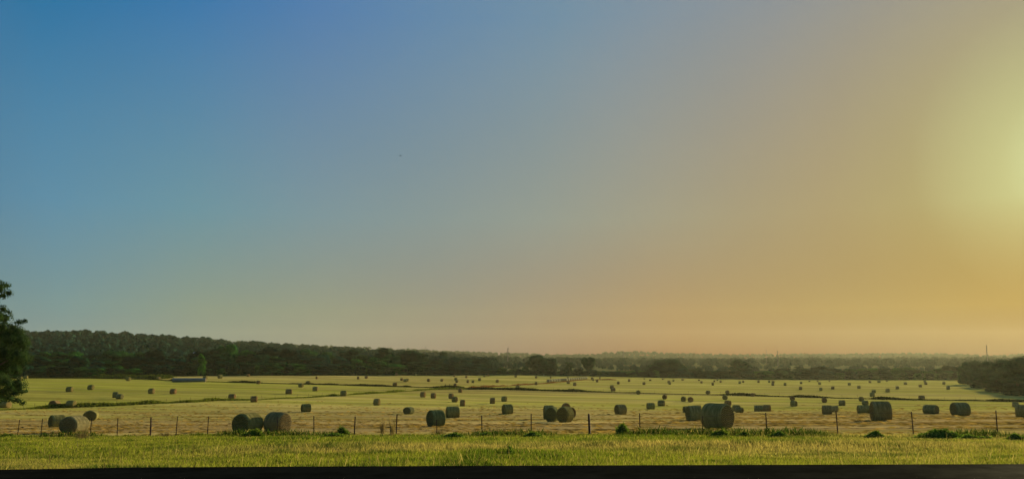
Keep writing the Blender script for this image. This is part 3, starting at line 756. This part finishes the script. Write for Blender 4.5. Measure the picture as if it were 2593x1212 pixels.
AUTO = {
 0: [(298, 262, 90, 66, 25), (392, 232, 70, 50, 25), (1058, 430, 113, 80, 30), (1383, 400, 107, 77, 40), (1955, 262, 80, 58, 45), (2307, 460, 105, 85, 35), (2180, 219, 45, 46, 30), (2238, 217, 45, 44, 30)],
 400: [(5, 237, 65, 38, 45), (720, 235, 75, 50, 30), (945, 226, 80, 58, -40), (1375, 196, 55, 42, 40), (1527, 310, 75, 52, 50), (2180, 360, 90, 62, 40), (2288, 312, 80, 50, 45), (230, 462, 108, 80, 30),
       (1128, 548, 118, 88, 20), (1463, 587, 105, 95, 12), (1993, 463, 97, 77, 5), (2398, 418, 88, 70, 15)],
 800: [(10, 235, 35, 40, 20), (397, 162, 45, 30, 40), (565, 180, 48, 35, 30), (642, 237, 38, 42, 10), (767, 228, 55, 40, 40), (1225, 182, 40, 40, 20), (1262, 175, 35, 35, 30), (1525, 187, 28, 32, 0), (1682, 178, 35, 32, 20),
       (1828, 152, 40, 28, 50), (1307, 260, 45, 42, 15), (1360, 278, 55, 45, 5), (1393, 270, 55, 45, 25), (1717, 275, 55, 46, 25), (1920, 273, 52, 42, 25), (2107, 200, 30, 33, 15), (2133, 255, 50, 42, 20), (2148, 288, 52, 42, 30),
       (2292, 218, 38, 34, 20), (2316, 292, 42, 46, 20), (2395, 294, 45, 42, 10), (1203, 337, 75, 50, 50), (2122, 355, 55, 55, 20), (2200, 438, 68, 65, 20), (420, 494, 98, 84, 10)],
 1200: [(163, 200, 45, 30, 20), (218, 190, 38, 26, 20), (87, 260, 50, 42, 15), (357, 288, 52, 46, 15), (637, 208, 40, 34, 10), (950, 222, 38, 32, 20), (1170, 222, 28, 30, 10), (948, 325, 42, 48, 5), (1440, 306, 52, 42, 15),
        (1537, 338, 56, 50, 15), (1432, 225, 35, 25, 10), (1590, 222, 35, 20, 10), (1817, 262, 32, 38, 5), (1803, 238, 42, 32, 5), (1880, 282, 38, 44, 5), (1922, 228, 30, 28, 20), (2202, 313, 44, 44, 10), (2367, 276, 38, 42, 10),
        (2105, 378, 62, 52, 10), (2122, 420, 78, 55, -20), (668, 387, 68, 60, 60)],
 1600: [(97, 468, 70, 64, 85), (185, 322, 46, 44, 10), (280, 262, 38, 26, 10), (190, 240, 28, 22, 10), (565, 295, 42, 40, 5), (577, 318, 38, 40, 5), (635, 270, 30, 28, 0), (775, 255, 50, 25, 30), (475, 243, 50, 22, 30), (1062, 300, 32, 38, 0),
        (1025, 262, 46, 22, 10), (1233, 330, 36, 44, 5), (1258, 278, 28, 26, 0), (1353, 288, 32, 34, 5), (1305, 260, 35, 20, 0), (1645, 305, 36, 40, 0), (1698, 288, 32, 32, 0), (1930, 290, 36, 36, 5), (2093, 288, 32, 32, 0),
        (2150, 335, 38, 46, 0), (2153, 292, 40, 32, 0), (2337, 335, 38, 44, 0), (1162, 464, 75, 57, -60), (1456, 460, 68, 58, 85), (1845, 498, 78, 52, -70)],
 2000: [(173, 308, 36, 36, 0), (165, 398, 45, 50, 0), (300, 275, 40, 20, 0), (425, 277, 35, 20, 0), (455, 318, 38, 38, 0), (475, 412, 45, 50, 5), (655, 390, 50, 46, 5), (605, 272, 40, 18, 0), (908, 330, 42, 42, 0), (1055, 380, 48, 46, 5),
        (1222, 292, 38, 30, 0), (1360, 288, 45, 32, 0), (1480, 272, 35, 20, 0), (1763, 318, 46, 38, 0), (1640, 388, 46, 48, 0), (1493, 435, 62, 56, 5), (1280, 442, 55, 46, 0), (1258, 500, 72, 64, 5), (1990, 358, 42, 42, 0),
        (2075, 320, 42, 38, 0), (2060, 282, 35, 25, 0), (2350, 312, 40, 38, 0), (40, 560, 82, 65, 85), (62, 650, 115, 85, 30), (527, 592, 88, 75, 80), (798, 638, 100, 82, 10), (2012, 554, 100, 70, -30)]}
for x0, L in AUTO.items():
    for (xc, yb, w, h, th) in L:
        tint = R.choice([BROWN, BROWN, NEUT, GREEN]) if x0 > 300 else R.choice([NEUT, GREEN])
        bale_px(x0+xc/6.02, 920+yb/6.02, w/6.02, h/6.02, th, tint)
bale_px(2293+435/4.013, 850+542/4.013, 8, 8.5, 0, NEUT); bale_px(2293+390/4.013, 850+492/4.013, 6.3, 6.5, 0, NEUT)
bale_px(1377.5, 951.5, 5.2, 4.2, 40, (1, 1, 1), 'tiny white wrapped bale at the foot of the trees right of centre', name='wrapped_bale', meshes=CREAMM)
# the row of pale wrapped bales, end to end
p0 = np.array(hit(1389, 967.2)[:2]); p1 = np.array(hit(1484, 959.6)[:2])
nrow = 17; dirr = (p1-p0)/np.linalg.norm(p1-p0); ra = math.atan2(dirr[1], dirr[0]); Lr = np.linalg.norm(p1-p0)
for i in range(nrow):
    c = p0+(p1-p0)*(i/(nrow-1)); x, y = c; z = gz(x, y)
    dep = y*CP; D = 1.75
    e = link('wrapped_bale', (SMALLM if i < 1 else CREAMM)[i % 2], None, (x, y, z-.03), ra+R.uniform(-.08, .08)+(.9 if i in (5, 6) else 0), (min(Lr/nrow*.96, 2.4), D, D))
    e.color = (1, 1, 1, 1)
    lab = 'dark ended bale at the near end of the pale wrapped row' if i == 0 else 'farthest wrapped bale of the pale row' if i == nrow-1 else '%s bale from the near end of the pale wrapped row' % ORD[i]
    tag(e, lab, 'hay bale', 'row of pale wrapped bales')
# long wrapped tube on the left
def silage_tube():
    a = hit(437, 966.5); b = hit(521, 968); A = np.array(a[:2]); B = np.array(b[:2]); L = float(np.linalg.norm(B-A)); n = 70; seg = 18
    A3 = []; r0 = .95
    for i in range(n+1):
        x = L*i/n; rr = r0*(1-.07*abs(math.sin(math.pi*x/1.6))**.3*0-.055*(1 if (i % 7 == 0) else 0))*(1+.02*math.sin(i*1.7))
        for k in range(seg):
            t = math.pi*2*k/seg; A3.append((x, rr*math.cos(t)*1.05, max(rr*math.sin(t)+r0*.93, 0)))
    V = np.array(A3); idx = np.arange((n+1)*seg).reshape(n+1, seg)
    q = np.stack([idx[:-1], idx[1:], np.roll(idx, -1, 1)[1:], np.roll(idx, -1, 1)[:-1]], -1).reshape(-1, 4)
    d = B-A; e = empty('silage_tube', (A[0], A[1], gz(*A)-.02), math.atan2(d[1], d[0]))
    link('wrap', mesh_np('wrap', V, q, [M_tube], smooth=True), e)
    sv, sq, en = bale_geo(31, 22, 4)
    for sg, nm in ((0, 'end_face'), (1, 'end_face')):
        ev, eq = en[sg]; ev = ev*np.array([.3, 2.0*.96, 1.86]); ev[:, 0] += (.15 if sg == 0 else L-.15)
        link(nm, mesh_np(nm, ev, eq, [M_hayend], smooth=True), e)
    tag(e, 'long blue grey wrapped tube of hay lying along the far left field edge', 'silage tube')
silage_tube()

# ------------------------------------------------------------------ near fence
def near_fence():
    f = empty('wire_fence', (0, 0, 0)); pts = []
    data = [(u, 1.0) for u in POSTS]
    thick = {383: 1.7, 1492.5: 1.9, 898: 1.3, 1003.5: 1.25, 1107: .8, 1777: .7, 230: .9}
    for i, u in enumerate(POSTS):
        a = (u-CX)/F/.995; Y = 45.7/(.943+.334*a); x = a*Y; z = gz(x, Y)
        a2 = (u-CX)*(Y*CP+(z+1-CAMZ)*SP)/F; x = a2; z = gz(x, Y)
        h = 1.28+R.uniform(-.08, .08); r = .030*thick.get(u, 1.0); lean = R.uniform(-.07, .07); ly = R.uniform(-.05, .05)
        if u in (1777, 1107): h *= .8
        mb = MB()
        if r > .045: mb.tube([(0, 0, -.4), (lean*.2, 0, h*.5), (lean*.6, ly, h), (lean*.6, ly, h+.03)], [r*1.25, r*1.15, r, r*.7], 8)
        else:      # steel T post: web and flange
            mb.tube([(0, 0, -.4), (lean*.5, ly*.5, h*.5), (lean, ly, h)], [r*1.15, r, r], 4); mb.tube([(0, -.02, -.4), (lean*.5, ly*.5-.02, h*.5), (lean, ly-.02, h)], r*.6, 4)
        mb.build('post', M_post, f, loc=(x, Y, z)); pts.append((x+lean*.5, Y+ly*.5, z, h))
    # a few posts off frame to carry the wires on
    for k, hgt in enumerate((.42, .70, .96, 1.2)):
        mb = MB(); P = []
        a0 = pts[0]; P.append((a0[0]-9, a0[1]+3.2, gz(a0[0]-9, a0[1]+3.2)+hgt))
        for i, p in enumerate(pts):
            P.append((p[0], p[1]-.05, p[2]+hgt*p[3]/1.28))
            if i < len(pts)-1:
                q = pts[i+1]; P.append(((p[0]+q[0])/2, (p[1]+q[1])/2-.05, (p[2]+q[2])/2+hgt-.03))
        a1 = pts[-1]; P.append((a1[0]+7, a1[1]-2.3, gz(a1[0]+7, a1[1]-2.3)+hgt))
        mb.tube(P, .0055, 4); mb.build('wire', M_wire, f)
    tag(f, 'thin wire fence on rusty posts running across the foreground grass', 'fence')
near_fence()
def ditch_fence(line, u0, u1, step, vo, label, h=1.15, rad=.05):
    f = empty('field_fence', (0, 0, 0)); u = u0; tops = []
    while u <= u1:
        x, y, z = hit(u, float(lv(line, u))-vo); hh = h*R.uniform(.85, 1.1); mb = MB(); ln = R.uniform(-.08, .08)
        mb.tube([(0, 0, -.3), (ln, 0, hh)], [rad, rad*.9], 6); mb.build('post', M_post, f, loc=(x, y, z)); tops.append((x, y, z))
        u += step*R.uniform(.85, 1.15)
    for k in (.5, .95):
        mb = MB(); mb.tube([(p[0], p[1], p[2]+k) for p in tops], .006, 4); mb.build('wire', M_wire, f)
    tag(f, label, 'fence')
ditch_fence(L1, 30, 1060, 31, 2, 'faint fence of thin posts standing on the left weedy bank', 1.15, .035)
ditch_fence(L1b, 1230, 2560, 42, 3, 'faint fence behind the ditch crossing the right half of the fields', 1.1, .03)
ditch_fence(L3, 1200, 1380, 12, 1.5, 'faint fence beside the pale track to the wrapped row', 1.1, .03)
# field gate by the junction of the ditches
g1 = hit(1128, 981.5); g2 = hit(1138, 981.5)
gt = empty('field_gate', (g1[0], g1[1], g1[2]), math.atan2(g2[1]-g1[1], g2[0]-g1[0])); GL = math.hypot(g2[0]-g1[0], g2[1]-g1[1])
for xx in (0, GL): mb = MB(); mb.tube([(xx, 0, -.2), (xx, 0, 1.7)], .11, 6); mb.build('post', M_post, gt)
mb = MB()
for zz in (.4, .75, 1.1): mb.box((GL/2, 0, zz), (GL-.2, .05, .07))
mb.build('gate_frame', M_wire, gt); tag(gt, 'small field gate between two posts where the two ditches meet', 'gate')

# ------------------------------------------------------------------ weeds along the ditches
def strip_weeds(line, u0, u1, name, label, wid, hgt, n, color, lump=.5, vo=0, dens_seed=0, m=None):
    us = np.linspace(u0, u1, 90); G = np.array([hit(u, float(lv(line, u))+vo) for u in us])
    seg = np.hypot(np.diff(G[:, 0]), np.diff(G[:, 1])); cum = np.r_[0, np.cumsum(seg)]
    # constant density in the picture: nearer stretches get more, smaller leaves
    tt = rng.uniform(0, 1, n); s = np.interp(tt, (us-u0)/(u1-u0), cum)
    x = np.interp(s, cum, G[:, 0]); y = np.interp(s, cum, G[:, 1])
    den = fbm(np.c_[x, y], .08, 21+dens_seed, 3); hm = np.clip((den-.30)*3.2, .18, 1.5)*hgt
    off = rng.normal(0, wid*.4, n); y = y+off; x = x+rng.normal(0, .3, n)
    z = tz(x, y)
    hh = hm*(1-np.clip(np.abs(off)/wid, 0, 1)*.6)*rng.uniform(0, 1, n)**.7
    C = np.c_[x, y, z+hh*.9+.05]
    nn = rand_unit(n); nn[:, 2] *= .8; nn /= np.linalg.norm(nn, axis=1)[:, None]
    V, Q = quads(C, (lump*(.5+hm/hgt*.4))*rng.uniform(.6, 1.4, n), nn)
    o = link(name, mesh_np(name, V, Q, [m or M_weed])); o.color = (*color, 1); tag(o, label, 'weeds', None, 'stuff')
strip_weeds(L1, -60, 1190, 'bank_weeds', 'olive green weedy bank along the lower left ditch', 2.4, .8, 26000, (2.6, 2.1, 1.2), .36, -1)
strip_weeds(L1b, 1185, 2620, 'ditch_weeds', 'dark weedy ditch line crossing the right half of the fields', 2.2, .85, 26000, (.55, .50, .42), .45, -.6, 3)
strip_weeds(L2, -60, 1200, 'field_divider_weeds', 'dark line of weeds dividing the left middle field from the far field', 2.4, .95, 26000, (.45, .42, .35), .5, 0, 5)
strip_weeds(L3, 1190, 1560, 'track_weeds', 'brownish weeds beside the pale track leading to the wrapped row', 4.0, .7, 6000, (.9, .55, .5), .45, 0, 8, M_dryweed)
strip_weeds([(60, 953.5), (420, 957.5)], 60, 430, 'field_edge_grass', 'rough green grass between left far field and the trees', 9.0, 1.5, 9000, (1.1, 1.05, .8), .8, 0, 9)

# ------------------------------------------------------------------ loose hay and stubble on the near field
def loose_hay():
    n = 90000
    a = rng.uniform(-.72, .72, n); Y = np.exp(rng.uniform(math.log(44), math.log(230), n)); X = a*Y
    s = .334*X+.943*Y; k = s > 47.0; X, Y, s = X[k], Y[k], s[k]
    t = -.943*X+.334*Y
    row = np.cos(2*np.pi*(s+(fbm(np.c_[X, Y], .03, 6, 2)-.5)*9)/6.5); dn = fbm(np.c_[t*.22, s], .35, 12, 3)
    keep = rng.uniform(0, 1, len(X)) < np.clip((row-.2)*.45+(dn-.46)*2.6, .02, 1)*np.clip((235-Y)/110, 0, 1)
    X, Y, s = X[keep], Y[keep], s[keep]; n = len(X)
    Z = tz(X, Y); h = rng.uniform(.0, .10, n)
    nn = rand_unit(n); nn[:, 2] = np.abs(nn[:, 2])+.4; nn /= np.linalg.norm(nn, axis=1)[:, None]
    ax = np.array([-.943, .334, 0])[None, :]*1.0+rng.normal(0, .18, (n, 3)); ax[:, 2] *= .3; ax /= np.linalg.norm(ax, axis=1)[:, None]
    bt = np.cross(nn, ax); bt /= np.linalg.norm(bt, axis=1)[:, None]; sz = (rng.uniform(.12, .42, n)*(.6+Y/160))[:, None]; C0 = np.c_[X, Y, Z+h+.02]
    V = np.stack([C0-ax*sz, C0-bt*sz*.16, C0+ax*sz, C0+bt*sz*.16], 1).reshape(-1, 3); Q = np.arange(4*n).reshape(n, 4)
    tint = np.repeat(np.array([.29, .21, .085])*rng.uniform(.5, 1.05, (n, 1)), 4, 0)
    o = link('loose_hay', mesh_np('loose_hay', V, Q, [M_grass], col={'tint': tint})); tag(o, 'rows of loose cut hay and stubble strewn over the nearest field', 'loose hay', None, 'stuff')
loose_hay()

# ------------------------------------------------------------------ verge grass
def verge_grass():
    n = 620000
    Y = np.exp(rng.uniform(math.log(15.5), math.log(62), n)); X = rng.uniform(-.74, .74, n)*Y
    s = .334*X+.943*Y; k = s < 46.8+(fbm(np.c_[X, Y], .15, 5, 2)-.5)*5; X, Y, s = X[k], Y[k], s[k]; n = len(X)
    P2 = np.c_[X, Y]
    patch = fbm(np.c_[X*.5, Y], .16, 31, 3); dry = fbm(np.c_[X*.45, Y*.9], .11, 44, 3); clump = fbm(P2, .9, 51, 2)
    h = .09+.21*np.clip((patch-.25)*1.8, 0, 1)*(.4+clump); h *= rng.uniform(.5, 1.25, n)
    fence = np.clip(1-np.abs(s-45.0)/2.2, 0, 1); fd = fbm(np.c_[X, Y], .22, 77, 3); h += fence*rng.uniform(0, .5, n)*np.clip((fd-.40)*5, 0, 1)
    Z = tz(X, Y)-.02
    V, Q = blades(np.c_[X, Y, Z], h, .012*(.7+Y/26)*rng.uniform(.7, 1.5, n), .55)
    green = np.array([.120, .180, .022]); lush = np.array([.058, .105, .016]); strw = np.array([.36, .31, .12]); yel = np.array([.23, .26, .040]); dk = np.array([.040, .075, .014])
    f1 = np.clip((dry-.47+.09*X/Y)*6+rng.normal(0, .22, n), 0, 1)[:, None]; f2 = np.clip((patch-.44)*5+rng.normal(0, .25, n), 0, 1)[:, None]
    c = (yel*(1-f2)+green*f2); c = c*(1-f1)+strw*f1
    lf = np.clip((clump-.55)*4, 0, .8)[:, None]; c = c*(1-lf)+lush*lf
    ff = (np.clip(fence*1.6, 0, 1)*np.clip((fd-.36)*6, 0, 1))[:, None]; c = c*(1-ff)+dk*ff
    mixr = (rng.uniform(0, 1, n) < .13)[:, None]; c = np.where(mixr, strw*.9, c)
    tint = np.repeat(c*rng.uniform(.7, 1.3, (n, 1)), 4, 0)
    m = 3600
    Ys = np.exp(rng.uniform(math.log(17), math.log(50), m)); Xs = rng.uniform(-.74, .74, m)*Ys; ks = (.334*Xs+.943*Ys < 46) & (rng.uniform(0, 1, m) < np.clip(fbm(np.c_[Xs, Ys], .2, 91, 2)*2.2-.6+.35*Xs/Ys, .03, 1)); Xs, Ys = Xs[ks], Ys[ks]; m = len(Xs)
    V2, Q2 = blades(np.c_[Xs, Ys, tz(Xs, Ys)], rng.uniform(.22, .44, m), .0055*(.7+Ys/26), .3)
    t2 = np.repeat(np.where((rng.uniform(0, 1, m) < .35)[:, None], np.array([.12, .10, .05]), np.array([.33, .29, .12]))*rng.uniform(.7, 1.2, (m, 1)), 4, 0)
    Q = np.vstack([Q, Q2+len(V)]); V = np.vstack([V, V2]); tint = np.vstack([tint, t2])
    o = link('roadside_grass', mesh_np('roadside_grass', V, Q, [M_grass], col={'tint': tint})); tag(o, 'rough green and straw coloured roadside grass in the foreground', 'grass', None, 'stuff')
verge_grass()

# individual weed clumps by the fence:  u, base v, width px, height px, kind
CL = [(20, 1101, 42, 11, 'g', 'dark green weed clump at the far left foot of the fence'),
      (112, 1100, 30, 9, 'g', 'low green weeds around the second fence post'),
      (205, 1104, 62, 20, 'd', 'dry brown weeds in front of the big lower left bale'),
      (420, 1099, 66, 13, 'd', 'brownish weed patch around the sixth fence post'),
      (640, 1102, 60, 22, 'g', 'pale green weeds growing up against the two big bales'),
      (868, 1097, 34, 22, 'g', 'tall green weed clump left of the tenth fence post'),
      (845, 1103, 90, 11, 'g', 'wide dark green grass clump below the ninth and tenth posts'),
      (968, 1092, 18, 26, 'd', 'spindly curled dry weed left of the eleventh fence post'),
      (992, 1100, 14, 40, 'd', 'tall dead thistle stalk just left of the eleventh fence post'),
      (1108, 1096, 50, 26, 'd', 'feathery dry grass in front of the large dark centre bale'),
      (1140, 1105, 92, 15, 'g', 'dark weed clump below and right of the dark centre bale'),
      (1235, 1100, 40, 14, 'g', 'dark green weeds beside the thirteenth fence post'),
      (1276, 1096, 20, 26, 'd', 'dry shrubby weed between the thirteenth and fourteenth posts'),
      (1303, 1094, 22, 24, 'd', 'dry branching weed left of the fourteenth fence post'),
      (1345, 1103, 70, 14, 'g', 'low dark grass clump at the fourteenth fence post'),
      (1577, 1098, 46, 22, 'g', 'round dark green bush left of the sixteenth fence post'),
      (1690, 1099, 80, 10, 'g', 'low green weeds right of the sixteenth fence post'),
      (1820, 1103, 56, 22, 'g', 'pale leafy weeds growing over the foot of the biggest bale'),
      (1885, 1101, 50, 14, 'g', 'dark weed patch right of the biggest bale'),
      (1975, 1102, 70, 16, 'g', 'green weed patch right of the eighteenth fence post'),
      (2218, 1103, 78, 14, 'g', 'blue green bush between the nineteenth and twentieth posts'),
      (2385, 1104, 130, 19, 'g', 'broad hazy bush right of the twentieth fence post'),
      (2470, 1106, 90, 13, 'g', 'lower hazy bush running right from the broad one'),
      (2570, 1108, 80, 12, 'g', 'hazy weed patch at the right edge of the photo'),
      (1291, 1152, 12, 26, 'g', 'single leafy stalk sticking up in the foreground grass'),
      (1118, 1152, 60, 9, 'd', 'dark withered patch in the foreground grass left of centre')]
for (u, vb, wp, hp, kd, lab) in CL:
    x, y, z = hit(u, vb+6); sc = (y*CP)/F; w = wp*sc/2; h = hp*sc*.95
    n = int(min(3600, 200+wp*hp*2.0)); rr = np.abs(rng.normal(0, .5, n)); aa = rng.uniform(0, 6.283, n)
    px = w*rr*np.cos(aa); py = max(w*.5, .35)*rr*np.sin(aa)
    hz = h*np.clip(1.05-(rr/1.2)**2, .03, 1)*(.40+1.1*vnoise(np.c_[px, py]+u, 2.6, 3))*rng.uniform(.55, 1.15, n)
    e = empty('weed_clump', (x, y, z))
    if kd == 'd': n = n//4; rr = rr[:n]; aa = aa[:n]; px = px[:n]; py = py[:n]; hz = hz[:n]
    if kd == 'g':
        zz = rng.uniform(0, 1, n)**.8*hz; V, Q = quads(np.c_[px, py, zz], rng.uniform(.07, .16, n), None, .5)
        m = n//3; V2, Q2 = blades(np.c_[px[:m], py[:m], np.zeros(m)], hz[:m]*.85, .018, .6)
        me = mesh_np('foliage', np.vstack([V, V2]), np.vstack([Q, Q2+len(V)]), [M_weed]); o = link('foliage', me, e); o.color = (*((2.6, 2.8, 1.9) if 'pale' not in lab else (3.2, 3.0, 1.9)), 1)  # lightened tint on all, pale veil over the right-hand clumps put into the colour
    else:
        m = n//4; V, Q = blades(np.c_[px[:m], py[:m], np.zeros(m)], hz[:m]*1.1, .014, .28)
        k2 = n//6; V2, Q2 = quads(np.c_[px[:k2], py[:k2], hz[:k2]*rng.uniform(.5, 1.05, k2)], rng.uniform(.03, .07, k2), None, .7)
        me = mesh_np('foliage', np.vstack([V, V2]), np.vstack([Q, Q2+len(V)]), [M_dryweed]); link('foliage', me, e)
    mb = MB()
    for k in range(4):
        q = R.uniform(0, 6.28); mb.tube([(0, 0, -.05), (w*.25*math.cos(q), w*.15*math.sin(q), h*.5), (w*.5*math.cos(q), w*.3*math.sin(q), h*.85)], [.012, .009, .004], 4)
    mb.build('stem', M_dryweed, e)
    tag(e, lab, 'weeds', 'weed clumps along the fence')

# ------------------------------------------------------------------ masts, houses, bird
def mast(u, vt, vb, Y, r, label, arms=0):
    d = ray(u, vt); x = d[0]/d[1]*Y; z = gz(x, Y); top = CAMZ+d[2]/d[1]*Y; H = top-z
    e = empty('radio_mast', (x, Y, z)); mb = MB(); g = r*.9
    for cx_, cy_ in ((-g, -g), (g, -g), (0, g)): mb.tube([(cx_, cy_, -1), (cx_*.5, cy_*.5, H)], r*.42, 4)
    nb = int(H/2.2)
    for i in range(nb):
        s0 = 1-.5*i/nb; s1 = 1-.5*(i+1)/nb; z0 = H*i/nb; z1 = H*(i+1)/nb
        mb.tube([(-g*s0, -g*s0, z0), (g*s1, -g*s1, z1)], r*.2, 4); mb.tube([(g*s0, -g*s0, z0), (0, g*s1, z1)], r*.2, 4)
    mb.build('lattice', M_mast, e)
    mb = MB()
    for k in range(arms): mb.box((r*2.2*(1 if k % 2 == 0 else -.5), 0, H*(.93-.17*k)), (r*5, r*.8, r*.8))
    if arms: mb.build('antenna', M_mast, e)
    tag(e, label, 'mast', 'thin masts on the horizon')
mast(1286, 879, 905, 1150, .50, 'thin mast with a side arm above the ridge at the centre', 3)
mast(1968, 887, 930, 1150, .50, 'tall thin mast right of the hazy dome tree', 1)
mast(2497, 873, 905, 1150, .62, 'tallest thin mast, near the right edge', 0)
mast(1578, 886, 893, 1200, .34, 'tiny mast tip on the ridge right of the umbrella tree', 0)
mast(1940, 884, 896, 1250, .30, 'very faint mast tip just left of the tall thin one', 1)
mast(1077, 876, 889, 900, .26, 'thin short mast poking out of the trees left of centre', 1)
def house(u, v, Y, w, label):
    d = ray(u, v); x = d[0]/d[1]*Y; z = CAMZ+d[2]/d[1]*Y; g0 = gz(x, Y)
    H = max(z-g0, 3.0); e = empty('farm_house', (x, Y, g0), .15)
    dp = w*.6; wallh = H*.8
    mb = MB(); mb.box((0, 0, wallh/2), (w, dp, wallh)); mb.build('wall', M_wall, e)
    rh = w*.22; V = [(-w*.54, -dp*.58, wallh), (w*.54, -dp*.58, wallh), (w*.54, dp*.58, wallh), (-w*.54, dp*.58, wallh), (-w*.54, 0, wallh+rh), (w*.54, 0, wallh+rh)]
    link('roof', mesh_np('roof', V+[(-w*.54, 0, wallh), (w*.54, 0, wallh)], [(0, 1, 5, 4), (2, 3, 4, 5), (0, 4, 3, 6), (1, 7, 2, 5), (0, 3, 2, 1)], [M_roof]), e)
    for xx in (-w*.3, w*.28):
        mb = MB(); mb.box((xx, -dp/2-.04, wallh-1.6), (w*.13, .08, 1.1)); mb.build('window', M_glass, e)
    tag(e, label, 'house')
house(496, 884, 620, 3.4, 'small white roofed house peeping from the trees on the left hill')
house(1394, 938, 652, 3.2, 'pale roofed house half hidden among the trees right of centre')
def bird():
    Y = 110; d = ray(1014, 394.5); p = d/d[1]*Y; e = empty('flying_bird', (p[0], p[1], CAMZ+p[2]), .5)
    mb = MB(); mb.tube([(-.16, 0, 0), (-.1, 0, .005), (0, 0, .01), (.09, 0, .012), (.13, 0, .015), (.17, 0, .01)], [.008, .03, .045, .03, .028, .004], 8); mb.build('body', M_bird, e, True)
    for s in (-1, 1):
        V = [(.05, s*.02, .02), (-.06, s*.02, .02), (-.04, s*.14, .07), (.05, s*.13, .075), (-.07, s*.27, .03), (-.01, s*.24, .045)]
        V2 = [(a, b, c-.012) for a, b, c in V]
        Fq = [(0, 3, 2, 1), (3, 5, 4, 2), (6, 7, 8, 9), (9, 8, 10, 11), (0, 1, 7, 6), (1, 2, 8, 7), (2, 4, 10, 8), (4, 5, 11, 10), (5, 3, 9, 11), (3, 0, 6, 9)]
        link('wing', mesh_np('wing', V+V2, Fq, [M_bird]), e)
    V = [(-.15, -.015, .002), (-.15, .015, .002), (-.24, .035, 0), (-.24, -.035, 0)]; link('tail', mesh_np('tail', V+[(a, b, c-.008) for a, b, c in V], [(0, 1, 2, 3), (7, 6, 5, 4), (0, 4, 5, 1), (1, 5, 6, 2), (2, 6, 7, 3), (3, 7, 4, 0)], [M_bird]), e)
    tag(e, 'tiny dark bird high in the empty sky, left of centre', 'bird')
bird()

# ------------------------------------------------------------------ black ledge below the viewer
def ledge():
    e = empty('ledge', (0, 2.6, -.01)); pts = [(-700, 1194), (0, 1187), (180, 1184.5), (340, 1181.5), (700, 1179.5), (1300, 1177), (1900, 1175), (2593, 1173), (3300, 1171)]
    zt = CAMZ-.35; out = []
    for u, v in pts:
        d = ray(u, v); k = -.35/d[2]; out.append((d[0]*k, d[1]*k-2.6))
    V = []; nst = len(out)
    prof = [(0, -.006, 0), (0, 0, -.006), (0, 0, -.05), ]
    for (x, y) in out:
        V += [(x, -.36, zt+.01-.05), (x, -.36, zt+.01-.006), (x, -.354, zt+.01), (x, y-.006, zt+.01), (x, y, zt+.01-.006), (x, y, zt+.01-.05)]
    Fq = []
    for i in range(nst-1):
        for k in range(6):
            a, b = i*6+k, i*6+(k+1) % 6; Fq.append((a, a+6, b+6, b))
    Fq += [(0, 1, 2, 3), (0, 3, 4, 5), ((nst-1)*6, (nst-1)*6+3, (nst-1)*6+2, (nst-1)*6+1), ((nst-1)*6, (nst-1)*6+5, (nst-1)*6+4, (nst-1)*6+3)]
    link('cap', mesh_np('cap', V, Fq, [M_ledge]), e)
    mb = MB(); hh = zt-.05-gz(0, 2.6)
    mb.box((0, -.15, zt-.04-hh/2), (3.9, .12, hh+.1)); mb.build('panel', M_ledge, e)
    tag(e, 'flat black ledge running along the whole bottom edge of the photo', 'ledge')
ledge()

resolve_labels()

# ------------------------------------------------------------------ haze
def haze():
    mb = MB(); zb = -70.0; zt = 140.0
    mb.box((0, 0, (zb+zt)/2), (7500, 7500, zt-zb))
    m, n, l, out = mat('haze'); v = n.new('ShaderNodeVolumePrincipled')
    v.inputs['Color'].default_value = (.84, .88, .56, 1); v.inputs['Density'].default_value = HAZE_D; v.inputs["Anisotropy"].default_value = .42
    l.new(v.outputs[0], out.inputs['Volume'])
    o = mb.build('haze', m); tag(o, 'thin evening haze lying over the fields and hills', 'haze', None, 'stuff')
HAZE_D = .000043
haze()
